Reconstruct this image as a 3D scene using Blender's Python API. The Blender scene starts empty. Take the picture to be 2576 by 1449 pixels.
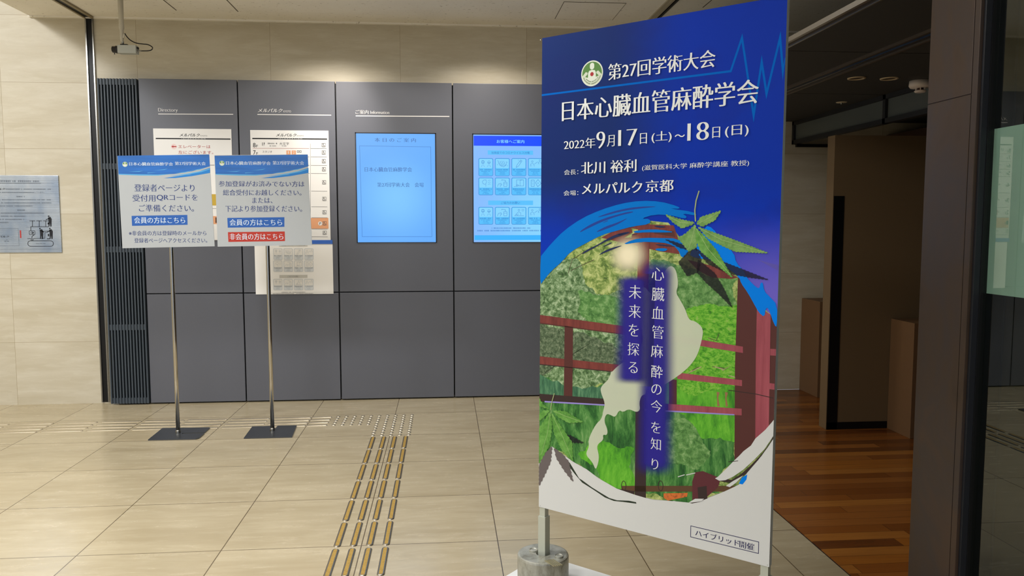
import bpy, bmesh, math, random
from mathutils import Vector, Matrix
from mathutils.geometry import tessellate_polygon

random.seed(7)
SC = bpy.context.scene
COL = SC.collection

# ------------------------------------------------------------------ camera
FPX, W, H = 1955.0, 2576, 1449
CAM = Vector((0, 0, 1.43))
RGT = Vector((0.9962558754873865, -0.08644678952181936, -0.001087721578064527))
DWN = Vector((-0.008135062886057486, -0.08121194173747884, -0.9966636550366772))
FWD = Vector((0.08607003722957843, 0.9929408708984633, -0.08161112418476038))
cd = bpy.data.cameras.new('camera'); cam = bpy.data.objects.new('camera', cd); COL.objects.link(cam)
cd.sensor_width = 36; cd.lens = FPX / W * 36; cd.clip_start = .05; cd.clip_end = 60
m = Matrix((RGT, -DWN, -FWD)).transposed().to_4x4(); m.translation = CAM
cam.matrix_world = m
SC.camera = cam

# ------------------------------------------------------------------ colour management, world
SC.view_settings.view_transform = 'Standard'; SC.view_settings.look = 'None'
SC.view_settings.gamma = 1; SC.view_settings.use_curve_mapping = False
SC.view_settings.exposure = 0.0
wd = bpy.data.worlds.new('world'); SC.world = wd; wd.use_nodes = True
wd.node_tree.nodes['Background'].inputs[0].default_value = (0.86, 0.97, 1.17, 1)
wd.node_tree.nodes['Background'].inputs[1].default_value = 0.70

# ------------------------------------------------------------------ lights (ceiling lamps of the lobby)
WARM = (1, .93, .84); NEUT = (1, .995, .98)
def spot(x, y, z, power, size, blend, col=WARM, aim=None, rad=.05):
    l = bpy.data.lights.new('downlight', 'SPOT'); l.energy = power; l.color = col
    l.spot_size = math.radians(size); l.spot_blend = blend; l.shadow_soft_size = rad
    o = bpy.data.objects.new('downlight_and_fill', l); COL.objects.link(o); o.location = (x, y, z)
    if aim: o.rotation_euler = (Vector(aim) - Vector((x, y, z))).to_track_quat('-Z', 'Y').to_euler()
    return o
def area(x, y, z, power, sx, sy, col=NEUT, aim=None):
    l = bpy.data.lights.new('ceiling_luminaire', 'AREA'); l.energy = power; l.color = col
    l.shape = 'RECTANGLE'; l.size = sx; l.size_y = sy
    o = bpy.data.objects.new('ceiling_luminaire_lamp', l); COL.objects.link(o); o.location = (x, y, z)
    if aim: o.rotation_euler = (Vector(aim) - Vector((x, y, z))).to_track_quat('-Z', 'Y').to_euler()
    return o
# wall-side downlights that throw the scallops, one of them turned to the floor guide; two more added as fill
spot(-.86, 5.78, 2.98, 27, 140, .35, WARM)
spot(.36, 5.78, 2.98, 25, 140, .35, WARM)
spot(-.80, 5.55, 2.98, 62, 46, 1., (1, .92, .84), aim=(-.80, 6.34, 2.22))
spot(.30, 5.45, 2.98, 34, 80, 1., (1, .96, .92), aim=(.30, 6.34, 1.5))  # added fill spot, brightens the panels around the screens
spot(-1.0, 5.45, 2.98, 30, 80, 1., (1, .96, .92), aim=(-1.0, 6.34, 1.1))  # added fill spot, lifts the lower part of the panel wall
# general lobby lamps
area(-1.6, 3.4, 2.97, 34, .5, .5)
area(-.5, 3.0, 2.97, 24, .5, .5)
area(-1.2, .6, 2.97, 52, .8, .8)
area(-2.9, 1.0, 2.97, 30, .6, .6)
# taller hall to the left, beyond the ceiling edge
area(-4.5, 2.4, 3.95, 128, .5, .5, (.97, .98, 1), aim=(-4.3, 5.6, 0))
area(-5.2, 1.0, 3.95, 58, .9, .9, (.97, .98, 1), aim=(-4.9, 5.4, 0))

# ------------------------------------------------------------------ pixel helpers (the photograph's rays onto a plane of the place)
def ray(x, y): return RGT * ((x - W / 2) / FPX) + DWN * ((y - H / 2) / FPX) + FWD
def onY(x, y, Y): r = ray(x, y); return CAM + r * (Y / r.y)
def onZ(x, y, z=0.): r = ray(x, y); return CAM + r * ((z - CAM.z) / r.z)
def onX(x, y, X): r = ray(x, y); return CAM + r * (X / r.x)
def Zm(x0, y0, s): return lambda x, y: (x0 + x / s, y0 + y / s)
P1 = lambda x, y: (x, y)

# ------------------------------------------------------------------ materials
def lin(c):
    return tuple(((v / 255) / 12.92 if v <= 10.3 else (((v / 255) + .055) / 1.055) ** 2.4) for v in c[:3]) + (1,)
MATS = {}
def newmat(name):
    mt = bpy.data.materials.new(name); mt.use_nodes = True
    return mt, mt.node_tree, mt.node_tree.nodes['Principled BSDF']
def mat(name, rgb, rough=.6, metal=0., spec=.3, coat=0., bump=0., bscale=200.):
    if name in MATS: return MATS[name]
    mt, t, b = newmat(name)
    b.inputs['Base Color'].default_value = lin(rgb); b.inputs['Roughness'].default_value = rough
    b.inputs['Metallic'].default_value = metal; b.inputs['Specular IOR Level'].default_value = spec
    b.inputs['Coat Weight'].default_value = coat
    # slight surface variation so that every surface is procedural
    tc = t.nodes.new('ShaderNodeTexCoord'); nz = t.nodes.new('ShaderNodeTexNoise'); nz.inputs['Scale'].default_value = bscale
    t.links.new(tc.outputs['Object'], nz.inputs['Vector'])
    if bump:
        bp = t.nodes.new('ShaderNodeBump'); bp.inputs['Strength'].default_value = bump; bp.inputs['Distance'].default_value = .002
        t.links.new(nz.outputs['Fac'], bp.inputs['Height']); t.links.new(bp.outputs['Normal'], b.inputs['Normal'])
    else:
        mr = t.nodes.new('ShaderNodeMapRange'); mr.inputs['To Min'].default_value = max(0, rough - .03); mr.inputs['To Max'].default_value = min(1, rough + .03)
        t.links.new(nz.outputs['Fac'], mr.inputs['Value']); t.links.new(mr.outputs['Result'], b.inputs['Roughness'])
    MATS[name] = mt
    return mt
def emis(name, rgb, s=1.):
    if name in MATS: return MATS[name]
    mt, t, b = newmat(name)
    b.inputs['Base Color'].default_value = (0.01, .01, .012, 1); b.inputs['Roughness'].default_value = .35
    b.inputs['Emission Color'].default_value = lin(rgb); b.inputs['Emission Strength'].default_value = s
    MATS[name] = mt
    return mt
def N(t, kind, **kw):
    n = t.nodes.new(kind)
    for k, v in kw.items(): setattr(n, k, v)
    return n
def math_(t, op, a, b=None, c=None):
    n = N(t, 'ShaderNodeMath', operation=op)
    for i, v in enumerate((a, b, c)):
        if v is None: continue
        if isinstance(v, (int, float)): n.inputs[i].default_value = v
        else: t.links.new(v, n.inputs[i])
    return n.outputs[0]
def mixc(t, f, a, b, blend='MIX'):
    n = N(t, 'ShaderNodeMix', data_type='RGBA', blend_type=blend)
    for i, v in ((0, f), (6, a), (7, b)):
        if isinstance(v, (int, float, tuple)): n.inputs[i].default_value = v
        else: t.links.new(v, n.inputs[i])
    return n.outputs[2]
def mapr(t, v, a, b, c=0., d=1., smooth=False):
    n = N(t, 'ShaderNodeMapRange')
    if smooth: n.interpolation_type = 'SMOOTHSTEP'
    t.links.new(v, n.inputs['Value'])
    for k, x in (('From Min', a), ('From Max', b), ('To Min', c), ('To Max', d)): n.inputs[k].default_value = x
    return n.outputs['Result']
def noise(t, vec, scale, det=4., rough=.55, stretch=(1, 1, 1), dist=0.):
    mp = N(t, 'ShaderNodeMapping'); mp.inputs['Scale'].default_value = stretch
    t.links.new(vec, mp.inputs['Vector'])
    n = N(t, 'ShaderNodeTexNoise'); n.inputs['Scale'].default_value = scale; n.inputs['Detail'].default_value = det
    n.inputs['Roughness'].default_value = rough; n.inputs['Distortion'].default_value = dist
    t.links.new(mp.outputs['Vector'], n.inputs['Vector'])
    return n.outputs['Fac']
def gridline(t, coord, pitch, off, hw):
    """1 on a joint line of half width hw, repeated each pitch, else 0"""
    a = math_(t, 'SUBTRACT', coord, off); a = math_(t, 'DIVIDE', a, pitch)
    f = math_(t, 'FRACT', math_(t, 'ADD', a, 100.5)); f = math_(t, 'ABSOLUTE', math_(t, 'SUBTRACT', f, .5))
    return math_(t, 'LESS_THAN', f, hw / pitch)
def cellrand(t, a, b):
    cx = N(t, 'ShaderNodeCombineXYZ'); t.links.new(a, cx.inputs[0]); t.links.new(b, cx.inputs[1])
    w = N(t, 'ShaderNodeTexWhiteNoise', noise_dimensions='2D'); t.links.new(cx.outputs[0], w.inputs['Vector'])
    return w.outputs['Value']
def floor_(t, coord, pitch, off):
    return math_(t, 'FLOOR', math_(t, 'DIVIDE', math_(t, 'SUBTRACT', coord, off), pitch))

def stone_material(name, base, dark, light, axes, pitch, off, jhw, jcol, rough, coat=0., streak=(1, 1, 1), spec=.5):
    mt, t, b = newmat(name)
    tc = N(t, 'ShaderNodeTexCoord'); s = N(t, 'ShaderNodeSeparateXYZ'); t.links.new(tc.outputs['Object'], s.inputs[0])
    A, B = s.outputs[axes[0]], s.outputs[axes[1]]
    r = cellrand(t, floor_(t, A, pitch[0], off[0]), floor_(t, B, pitch[1], off[1]))
    # veins differ from one slab to the next
    vadd = N(t, 'ShaderNodeVectorMath', operation='ADD'); t.links.new(tc.outputs['Object'], vadd.inputs[0])
    cx = N(t, 'ShaderNodeCombineXYZ'); r9 = math_(t, 'MULTIPLY', r, 13.); 
    for i in range(3): t.links.new(r9, cx.inputs[i])
    t.links.new(cx.outputs[0], vadd.inputs[1]); v = vadd.outputs[0]
    n1 = noise(t, v, 2.2, 6, .62, streak, .6); n2 = noise(t, v, 9, 5, .6, streak, .3); n3 = noise(t, v, 46, 3, .6, streak)
    f1 = mapr(t, n1, .36, .66); c = mixc(t, f1, lin(dark), lin(base))
    c = mixc(t, mapr(t, n2, .5, .75, 0, .5), c, lin(light))
    c = mixc(t, mapr(t, n3, .56, .74, 0, .34), c, lin(dark))
    c = mixc(t, mapr(t, n2, .42, .28, 0, .5), c, lin(dark))
    k = mapr(t, r, 0, 1, .97, 1.03); kk = N(t, 'ShaderNodeCombineColor')
    for i in range(3): t.links.new(k, kk.inputs[i])
    c = mixc(t, 1., c, kk.outputs[0], 'MULTIPLY')
    j = math_(t, 'MAXIMUM', gridline(t, A, pitch[0], off[0], jhw), gridline(t, B, pitch[1], off[1], jhw))
    c = mixc(t, j, c, lin(jcol))
    t.links.new(c, b.inputs['Base Color'])
    t.links.new(mapr(t, n2, .3, .7, rough - .04, rough + .05), b.inputs['Roughness'])
    b.inputs['Coat Weight'].default_value = coat; b.inputs['Coat Roughness'].default_value = .12
    b.inputs['Specular IOR Level'].default_value = spec
    MATS[name] = mt
    return mt
def wood_material(name, cols, pw, pl):
    mt, t, b = newmat(name)
    tc = N(t, 'ShaderNodeTexCoord'); s = N(t, 'ShaderNodeSeparateXYZ'); t.links.new(tc.outputs['Object'], s.inputs[0])
    X, Y = s.outputs[0], s.outputs[1]
    row = floor_(t, Y, pw, 0.)
    w = N(t, 'ShaderNodeTexWhiteNoise', noise_dimensions='1D'); t.links.new(row, w.inputs['W'])
    xs = math_(t, 'ADD', X, math_(t, 'MULTIPLY', w.outputs['Value'], pl))
    r = cellrand(t, row, floor_(t, xs, pl, 0.))
    cr = N(t, 'ShaderNodeValToRGB'); t.links.new(r, cr.inputs[0]); cr.color_ramp.interpolation = 'CONSTANT'
    e = cr.color_ramp.elements; e[0].color = lin(cols[0]); e[0].position = 0; e[1].position = 1 / len(cols); e[1].color = lin(cols[1])
    for i in range(2, len(cols)):
        q = e.new(i / len(cols)); q.color = lin(cols[i])
    g = noise(t, tc.outputs['Object'], 26, 5, .6, (.12, 1.6, 1), .3)
    c = mixc(t, mapr(t, g, .35, .75, 0, .55), cr.outputs[0], lin(cols[-1]))
    j = math_(t, 'MAXIMUM', gridline(t, Y, pw, 0, .0008), gridline(t, xs, pl, 0, .0008))
    c = mixc(t, j, c, lin((40, 22, 8)))
    t.links.new(c, b.inputs['Base Color']); b.inputs['Roughness'].default_value = .27
    MATS[name] = mt
    return mt
def noise_paint(name, cols, scale, stretch=(1, 1, 1), rough=.55, det=6., uv=True, lo=.33, hi=.68):
    """printed foliage and the like: colours mixed by noise on the sheet's own coordinates"""
    if name in MATS: return MATS[name]
    mt, t, b = newmat(name)
    tc = N(t, 'ShaderNodeTexCoord'); v = tc.outputs['UV' if uv else 'Object']
    n = noise(t, v, scale, det, .74, stretch, .4)
    cr = N(t, 'ShaderNodeValToRGB'); e = cr.color_ramp.elements
    e[0].position = lo; e[1].position = hi; e[0].color = lin(cols[0]); e[1].color = lin(cols[-1])
    for i in range(1, len(cols) - 1):
        q = e.new(lo + (hi - lo) * i / (len(cols) - 1)); q.color = lin(cols[i])
    t.links.new(n, cr.inputs[0]); t.links.new(cr.outputs[0], b.inputs['Base Color'])
    b.inputs['Roughness'].default_value = rough; b.inputs['Specular IOR Level'].default_value = .3
    MATS[name] = mt
    return mt
def clear_paint(name, rgb, alpha, soft=None):
    """translucent ink; soft=(u0,v0): fades towards the borders of its own 0..1 field"""
    if name in MATS: return MATS[name]
    mt, t, b = newmat(name)
    b.inputs['Base Color'].default_value = lin(rgb); b.inputs['Roughness'].default_value = .6; b.inputs['Specular IOR Level'].default_value = .2
    if soft == 'radial':
        tc = N(t, 'ShaderNodeTexCoord'); d = N(t, 'ShaderNodeVectorMath', operation='DISTANCE'); t.links.new(tc.outputs['UV'], d.inputs[0])
        d.inputs[1].default_value = (.5, .5, 0); t.links.new(mapr(t, d.outputs['Value'], .5, .06, 0, alpha, True), b.inputs['Alpha'])
    elif soft:
        tc = N(t, 'ShaderNodeTexCoord'); s = N(t, 'ShaderNodeSeparateXYZ'); t.links.new(tc.outputs['UV'], s.inputs[0])
        fs = []
        for i in (0, 1):
            a = math_(t, 'ABSOLUTE', math_(t, 'SUBTRACT', math_(t, 'MULTIPLY', s.outputs[i], 2.), 1.))
            fs.append(mapr(t, a, 1., soft[i], 0, 1, True))
        t.links.new(math_(t, 'MULTIPLY', math_(t, 'MULTIPLY', fs[0], fs[1]), alpha), b.inputs['Alpha'])
    else: b.inputs['Alpha'].default_value = alpha
    MATS[name] = mt
    return mt

# ------------------------------------------------------------------ object helpers
def tag(o, label=None, cat=None, group=None, kind=None):
    if label: o['label'] = label
    if cat: o['category'] = cat
    if group: o['group'] = group
    if kind: o['kind'] = kind
    return o
def thing(name, loc, label, cat, group=None):
    o = bpy.data.objects.new(name, None); COL.objects.link(o); o.location = loc; o.empty_display_size = .05
    return tag(o, label, cat, group)
def adopt(o, parent):
    if parent is None: return
    o.parent = parent
    # parents here carry translation only; children meshes are in world coordinates
    mw = Matrix.Translation(Vector(parent.location)) if parent.type == 'EMPTY' else Matrix.Identity(4)
    o.matrix_parent_inverse = mw.inverted() if parent.type == 'EMPTY' else Matrix.Identity(4)
def obj(name, bm, mats, parent=None, smooth=False, local=False):
    me = bpy.data.meshes.new(name); bmesh.ops.recalc_face_normals(bm, faces=bm.faces); bm.to_mesh(me); bm.free()
    for q in (mats if isinstance(mats, (list, tuple)) else [mats]): me.materials.append(q)
    if smooth:
        for p in me.polygons: p.use_smooth = True
    o = bpy.data.objects.new(name, me); COL.objects.link(o)
    if parent:
        if local: o.parent = parent
        else: adopt(o, parent)
    return o
def struct(name, bm, mats, **k): return tag(obj(name, bm, mats, **k), kind='structure')
def bx(bm, x0, x1, y0, y1, z0, z1, mi=0, bev=0.):
    v = [bm.verts.new((x, y, z)) for x in (x0, x1) for y in (y0, y1) for z in (z0, z1)]
    fs = [bm.faces.new([v[i] for i in q]) for q in ((0, 1, 3, 2), (4, 6, 7, 5), (0, 4, 5, 1), (2, 3, 7, 6), (0, 2, 6, 4), (1, 5, 7, 3))]
    for f in fs: f.material_index = mi
    if bev:
        r = bmesh.ops.bevel(bm, geom=list({e for f in fs for e in f.edges}), offset=bev, segments=2, affect='EDGES', profile=.7)
        for f in r['faces']: f.material_index = mi
    return bm
def box(*a, **k): return bx(bmesh.new(), *a, **k)
def lathe(bm, prof, cx, cy, seg=32, mi=0, M=None):
    rings = []
    for r, z in prof:
        if r < 1e-6: rings.append([bm.verts.new((cx, cy, z))]); continue
        rings.append([bm.verts.new((cx + r * math.cos(2 * math.pi * k / seg), cy + r * math.sin(2 * math.pi * k / seg), z)) for k in range(seg)])
    allv = [v for q in rings for v in q]
    for a, b in zip(rings, rings[1:]):
        for k in range(seg):
            k2 = (k + 1) % seg
            q = [a[k % len(a)], a[k2 % len(a)], b[k2 % len(b)], b[k % len(b)]]
            q = [v for i, v in enumerate(q) if v not in q[:i]]
            if len(q) > 2: bm.faces.new(q).material_index = mi
    if M is not None:
        for v in allv: v.co = M @ v.co
    return bm
def tube(bm, pts, r, seg=10, mi=0):
    pts = [Vector(p) for p in pts]; rings = []
    up = Vector((0, 0, 1))
    for i, p in enumerate(pts):
        d = (pts[min(i + 1, len(pts) - 1)] - pts[max(i - 1, 0)]).normalized()
        a = d.cross(up) if abs(d.dot(up)) < .95 else d.cross(Vector((1, 0, 0)))
        a.normalize(); b = d.cross(a)
        rr = r[i] if isinstance(r, (list, tuple)) else r
        rings.append([bm.verts.new(p + a * rr * math.cos(2 * math.pi * k / seg) + b * rr * math.sin(2 * math.pi * k / seg)) for k in range(seg)])
    for a, b in zip(rings, rings[1:]):
        for k in range(seg): bm.faces.new([a[k], a[(k + 1) % seg], b[(k + 1) % seg], b[k]]).material_index = mi
    bm.faces.new(rings[0]).material_index = mi; bm.faces.new(list(reversed(rings[-1]))).material_index = mi
    return bm
def prism(bm, front, thick, mi=0):
    """front: outline (3D points, planar); thick: extrusion vector"""
    a = [bm.verts.new(p) for p in front]; b = [bm.verts.new(Vector(p) + thick) for p in front]
    n = len(a)
    bm.faces.new(a).material_index = mi; bm.faces.new(list(reversed(b))).material_index = mi
    for i in range(n): bm.faces.new([a[i], b[i], b[(i + 1) % n], a[(i + 1) % n]]).material_index = mi
    return bm
def rrect(u0, v0, u1, v1, r, seg=4):
    out = []
    for cx, cy, a0 in ((u1 - r, v1 - r, 0), (u0 + r, v1 - r, 90), (u0 + r, v0 + r, 180), (u1 - r, v0 + r, 270)):
        for k in range(seg + 1):
            a = math.radians(a0 + 90 * k / seg); out.append((cx + r * math.cos(a), cy + r * math.sin(a)))
    return out

# ------------------------------------------------------------------ printed art: flat shapes and lettering on a real surface
class Surf:
    def __init__(s, O, U, V):
        s.O, s.U, s.V = Vector(O), Vector(U).normalized(), Vector(V).normalized()
        s.N = s.U.cross(s.V).normalized()
        if s.N.dot(CAM - s.O) < 0: s.N = -s.N
    def uv(s, px, py):
        r = ray(px, py); t = (s.O - CAM).dot(s.N) / r.dot(s.N); p = CAM + r * t - s.O
        # U and V may be slightly out of square
        a, b, c = s.U.dot(s.U), s.U.dot(s.V), s.V.dot(s.V); d, e = p.dot(s.U), p.dot(s.V); q = a * c - b * b
        return ((d * c - e * b) / q, (e * a - d * b) / q)
    def pt(s, u, v, h=0.): return s.O + s.U * u + s.V * v + s.N * h
GLY = {}
def glyph_loops(body):
    if body in GLY: return GLY[body]
    c = bpy.data.curves.new('lettering', 'FONT'); c.body = body; c.size = 1.
    o = bpy.data.objects.new('lettering', c); COL.objects.link(o)
    dg = bpy.context.evaluated_depsgraph_get(); cu = o.evaluated_get(dg).to_curve(dg)
    out = []
    for s in cu.splines:
        bp = s.bezier_points; n = len(bp); pts = []
        for i in range(n):
            a, b = bp[i], bp[(i + 1) % n]
            p0, p1, p2, p3 = a.co.xy, a.handle_right.xy, b.handle_left.xy, b.co.xy
            d = p3 - p0; L = d.length; dev = 0
            if L > 1e-6:
                for q in (p1, p2): dev = max(dev, abs((q - p0).x * d.y - (q - p0).y * d.x) / L)
            k = 1 if dev < .004 else (3 if dev < .05 else 5)
            for j in range(k):
                t = j / k; u = 1 - t
                p = p0 * u ** 3 + p1 * 3 * u * u * t + p2 * 3 * u * t * t + p3 * t ** 3
                if not pts or (p - pts[-1]).length > 1e-4: pts.append(p)
        while len(pts) > 1 and (pts[0] - pts[-1]).length < 1e-4: pts.pop()
        if len(pts) > 2: out.append(pts)
    bpy.data.objects.remove(o); bpy.data.curves.remove(c)
    GLY[body] = out
    return out
def brush_weight(loops, ox, oy):
    """thicker upright strokes, thinner level strokes: moves each outline along its normals"""
    res = []
    for L in loops:
        n = len(L); q = []
        for i in range(n):
            a, b, c = L[i - 1], L[i], L[(i + 1) % n]
            e1, e2 = (b - a), (c - b)
            if e1.length < 1e-6 or e2.length < 1e-6: q.append(b.copy()); continue
            e1, e2 = e1.normalized(), e2.normalized()
            n1, n2 = Vector((e1.y, -e1.x)), Vector((e2.y, -e2.x))
            o1 = ox * n1.x ** 2 + oy * n1.y ** 2; o2 = ox * n2.x ** 2 + oy * n2.y ** 2
            det = n1.x * n2.y - n1.y * n2.x
            if abs(det) < .35 or min((b - a).length, (c - b).length) < .03:
                nn = (n1 + n2)
                d = nn.normalized() * ((o1 + o2) / 2) if nn.length > .3 else Vector((0, 0))
            else:
                d = Vector(((o1 * n2.y - o2 * n1.y) / det, (n1.x * o2 - n2.x * o1) / det))
                lim = 1.5 * max(abs(ox), abs(oy))
                if d.length > lim: d = d.normalized() * lim
            q.append(b + d)
        res.append(q)
    return res
def crossing(loops):
    sg = [(L[i - 1], L[i]) for L in loops for i in range(len(L))]
    bb = [(min(a.x, b.x), max(a.x, b.x), min(a.y, b.y), max(a.y, b.y)) for a, b in sg]
    def o(a, b, c): return (b.x - a.x) * (c.y - a.y) - (b.y - a.y) * (c.x - a.x)
    n = len(sg)
    for i in range(n):
        x0, x1, y0, y1 = bb[i]; a, b = sg[i]
        for j in range(i + 1, n):
            q = bb[j]
            if q[0] > x1 or q[1] < x0 or q[2] > y1 or q[3] < y0: continue
            c, d = sg[j]
            if a is d or b is c or a is c or b is d: continue
            if o(a, b, c) * o(a, b, d) < 0 and o(c, d, a) * o(c, d, b) < 0: return True
    return False
class Art:
    """collects flat coloured faces lying on one surface; build() makes ONE mesh of them"""
    def __init__(s, surf, Z=P1, lift=.0004):
        s.S, s.Z, s.lift = surf, Z, lift; s.clip = None; s.v = []; s.f = []; s.mi = []; s.uv = []; s.m = []
    def _m(s, mt):
        if mt not in s.m: s.m.append(mt)
        return s.m.index(mt)
    def at(s, x, y): return s.S.uv(*s.Z(x, y))
    def tri(s, pts, tris, mt, h, field=None):
        b = len(s.v); k = s._m(mt)
        for i, (u, v) in enumerate(pts):
            if s.clip: u = min(max(u, 0.), s.clip[0]); v = min(max(v, 0.), s.clip[1])
            s.v.append(s.S.pt(u, v, h)); s.uv.append(field[i] if field else (u, v))
        for t in tris: s.f.append([b + i for i in t]); s.mi.append(k)
    def uvpoly(s, pts, mt, layer=1, field=None):
        tr = tessellate_polygon([[Vector((p[0], p[1], 0)) for p in pts]])
        s.tri(pts, tr, mt, layer * s.lift, field)
    def poly(s, pts, mt, layer=1, Z=None): 
        Z = Z or s.Z
        s.uvpoly([s.S.uv(*Z(*p)) for p in pts], mt, layer)
    def rough(s, pts, mt, layer, Z=None, amp=.16, depth=4, seed=1):
        """a patch with a leafy, broken outline"""
        Z = Z or s.Z; rn = random.Random(seed * 17 + len(pts)); P = [Vector(s.S.uv(*Z(*p))) for p in pts]
        for _ in range(depth):
            Q = []
            for i, a in enumerate(P):
                b = P[(i + 1) % len(P)]; d = b - a; Q.append(a)
                if d.length > .006 and not (max(a.x, b.x) < .02 or min(a.x, b.x) > BW - .02): Q.append((a + b) / 2 + Vector((-d.y, d.x)) * rn.uniform(-amp, amp))
            P = Q
        s.uvpoly([(p.x, p.y) for p in P], mt, layer)
    def smooth(s, pts, mt, layer, Z=None, n=2):
        Z = Z or s.Z; P = [Vector(s.S.uv(*Z(*p))) for p in pts]
        for _ in range(n):
            Q = []
            for i, a in enumerate(P):
                b = P[(i + 1) % len(P)]; Q += [a * .75 + b * .25, a * .25 + b * .75]
            P = Q
        s.uvpoly([(p.x, p.y) for p in P], mt, layer)
    def field(s, quad, mt, layer):
        s.uvpoly([s.at(*p) for p in quad], mt, layer, [(0, 1), (1, 1), (1, 0), (0, 0)])
    def rect(s, x0, y0, x1, y1, mt, layer=1, r=0):
        (u0, v1), (u1, v0) = s.at(x0, y0), s.at(x1, y1)
        s.uvpoly(rrect(u0, v0, u1, v1, r) if r else [(u0, v0), (u1, v0), (u1, v1), (u0, v1)], mt, layer)
    def frame(s, x0, y0, x1, y1, w, mt, layer=1, r=0.):
        (u0, v1), (u1, v0) = s.at(x0, y0), s.at(x1, y1)
        if r: s.stroke_uv(rrect(u0, v0, u1, v1, r), w, mt, layer, closed=True)
        else: s.stroke_uv([(u0, v0), (u1, v0), (u1, v1), (u0, v1)], w, mt, layer, closed=True)
    def stroke_uv(s, pts, w, mt, layer=1, closed=False):
        P = [Vector(p) for p in pts]; n = len(P); Lf, Rt = [], []
        for i in range(n):
            a = P[i - 1] if (i or closed) else None; c = P[(i + 1) % n] if (i < n - 1 or closed) else None
            e1 = (P[i] - a).normalized() if a is not None else None; e2 = (c - P[i]).normalized() if c is not None else None
            e1 = e1 or e2; e2 = e2 or e1
            n1, n2 = Vector((-e1.y, e1.x)), Vector((-e2.y, e2.x)); b = n1 + n2
            b = b.normalized() if b.length > 1e-3 else n1
            k = w / 2 / max(.12, b.dot(n1)); Lf.append(P[i] + b * k); Rt.append(P[i] - b * k)
        pts2 = [tuple(p) for p in Lf + Rt]; tr = []
        for i in range(n if closed else n - 1):
            j = (i + 1) % n; tr += [(i, j, n + j), (i, n + j, n + i)]
        s.tri(pts2, tr, mt, layer * s.lift)
    def stroke(s, pts, w, mt, layer=1, closed=False, Z=None):
        Z = Z or s.Z; s.stroke_uv([s.S.uv(*Z(*p)) for p in pts], w, mt, layer, closed)
    def disc(s, x, y, r, mt, layer=1, sx=1., sy=1.):
        u, v = s.at(x, y); s.uvpoly([(u + r * sx * math.cos(k * .2618), v + r * sy * math.sin(k * .2618)) for k in range(24)], mt, layer)
    def ring(s, x, y, r, w, mt, layer=1, a0=0, a1=360, sy=1.):
        u, v = s.at(x, y); n = 20; full = a1 - a0 >= 360
        s.stroke_uv([(u + r * math.cos(math.radians(a0 + (a1 - a0) * k / n)), v + r * sy * math.sin(math.radians(a0 + (a1 - a0) * k / n))) for k in range(n + (0 if full else 1))], w, mt, layer, full)
    def text(s, body, tl, br, mt, layer=2, ox=.006, oy=-.014, shear=0., Z=None, uvbox=None, rot=0.):
        loops = glyph_loops(body)
        if not loops: return
        if ox or oy:
            # as much weight as each character takes without its strokes running into each other
            cells = {}
            for L in loops: cells.setdefault(int(sum(p.x for p in L) / len(L)), []).append(L)
            out = []
            for Ls in cells.values():
                for k in (1., .6, .3, 0.):
                    Q = brush_weight(Ls, 0., oy * k) if k else Ls
                    if not k or not crossing(Q): break
                out += Q
            loops = out
        if shear: loops = [[Vector((p.x + shear * p.y, p.y)) for p in L] for L in loops]
        xs = [p.x for L in loops for p in L]; ys = [p.y for L in loops for p in L]
        x0, x1, y0, y1 = min(xs), max(xs), min(ys), max(ys)
        if uvbox: u0, v0, u1, v1 = uvbox
        else:
            Z = Z or s.Z; (u0, v1), (u1, v0) = s.S.uv(*Z(*tl)), s.S.uv(*Z(*br))
        cu = bpy.data.curves.new('ink', 'CURVE'); cu.dimensions = '2D'; cu.fill_mode = 'FRONT'
        for L in loops:
            sp = cu.splines.new('POLY'); sp.points.add(len(L) - 1); sp.use_cyclic_u = True
            for i, p in enumerate(L): sp.points[i].co = (p.x, p.y, 0, 1)
        o = bpy.data.objects.new('ink', cu); COL.objects.link(o)
        dg = bpy.context.evaluated_depsgraph_get(); me = o.evaluated_get(dg).to_mesh()
        sxk, syk = (u1 - u0) / max(1e-6, x1 - x0), (v1 - v0) / max(1e-6, y1 - y0)
        pts = [(u0 + (v.co.x - x0) * sxk, v0 + (v.co.y - y0) * syk) for v in me.vertices]
        if rot:
            cu_, cv_ = (u0 + u1) / 2, (v0 + v1) / 2; cs, sn = math.cos(rot), math.sin(rot)
            pts = [(cu_ + (u - cu_) * cs - (v - cv_) * sn, cv_ + (u - cu_) * sn + (v - cv_) * cs) for u, v in pts]
        # heavier uprights: the same strokes struck again a little to either side
        sh = ox * sxk if ox > 0 else 0.
        for i, d in enumerate((0., -sh, sh) if sh else (0.,)):
            s.tri([(u + d * math.cos(rot), v + d * math.sin(rot)) for u, v in pts], [tuple(p.vertices) for p in me.polygons], mt, (layer + .25 * i) * s.lift)
        o.evaluated_get(dg).to_mesh_clear(); bpy.data.objects.remove(o); bpy.data.curves.remove(cu)
    def micro(s, x0, y0, x1, y1, mt, layer=2, n=None):
        """a line of print too small to read: a row of uneven dashes"""
        (u0, v1), (u1, v0) = s.at(x0, y0), s.at(x1, y1); h = abs(v1 - v0); u = u0
        while u < u1 - h * .3:
            w = h * random.uniform(.5, 1.); k = random.uniform(.55, 1.)
            if random.random() > .1:
                for q in range(2):
                    vv = v0 + h * (.12 + .5 * q); s.uvpoly([(u, vv), (min(u + w, u1), vv), (min(u + w, u1), vv + h * .26 * k), (u, vv + h * .26 * k)], mt, layer)
                s.uvpoly([(u + w * .4, v0), (u + w * .58, v0), (u + w * .58, v1), (u + w * .4, v1)], mt, layer)
            u += w + h * .12
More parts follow.
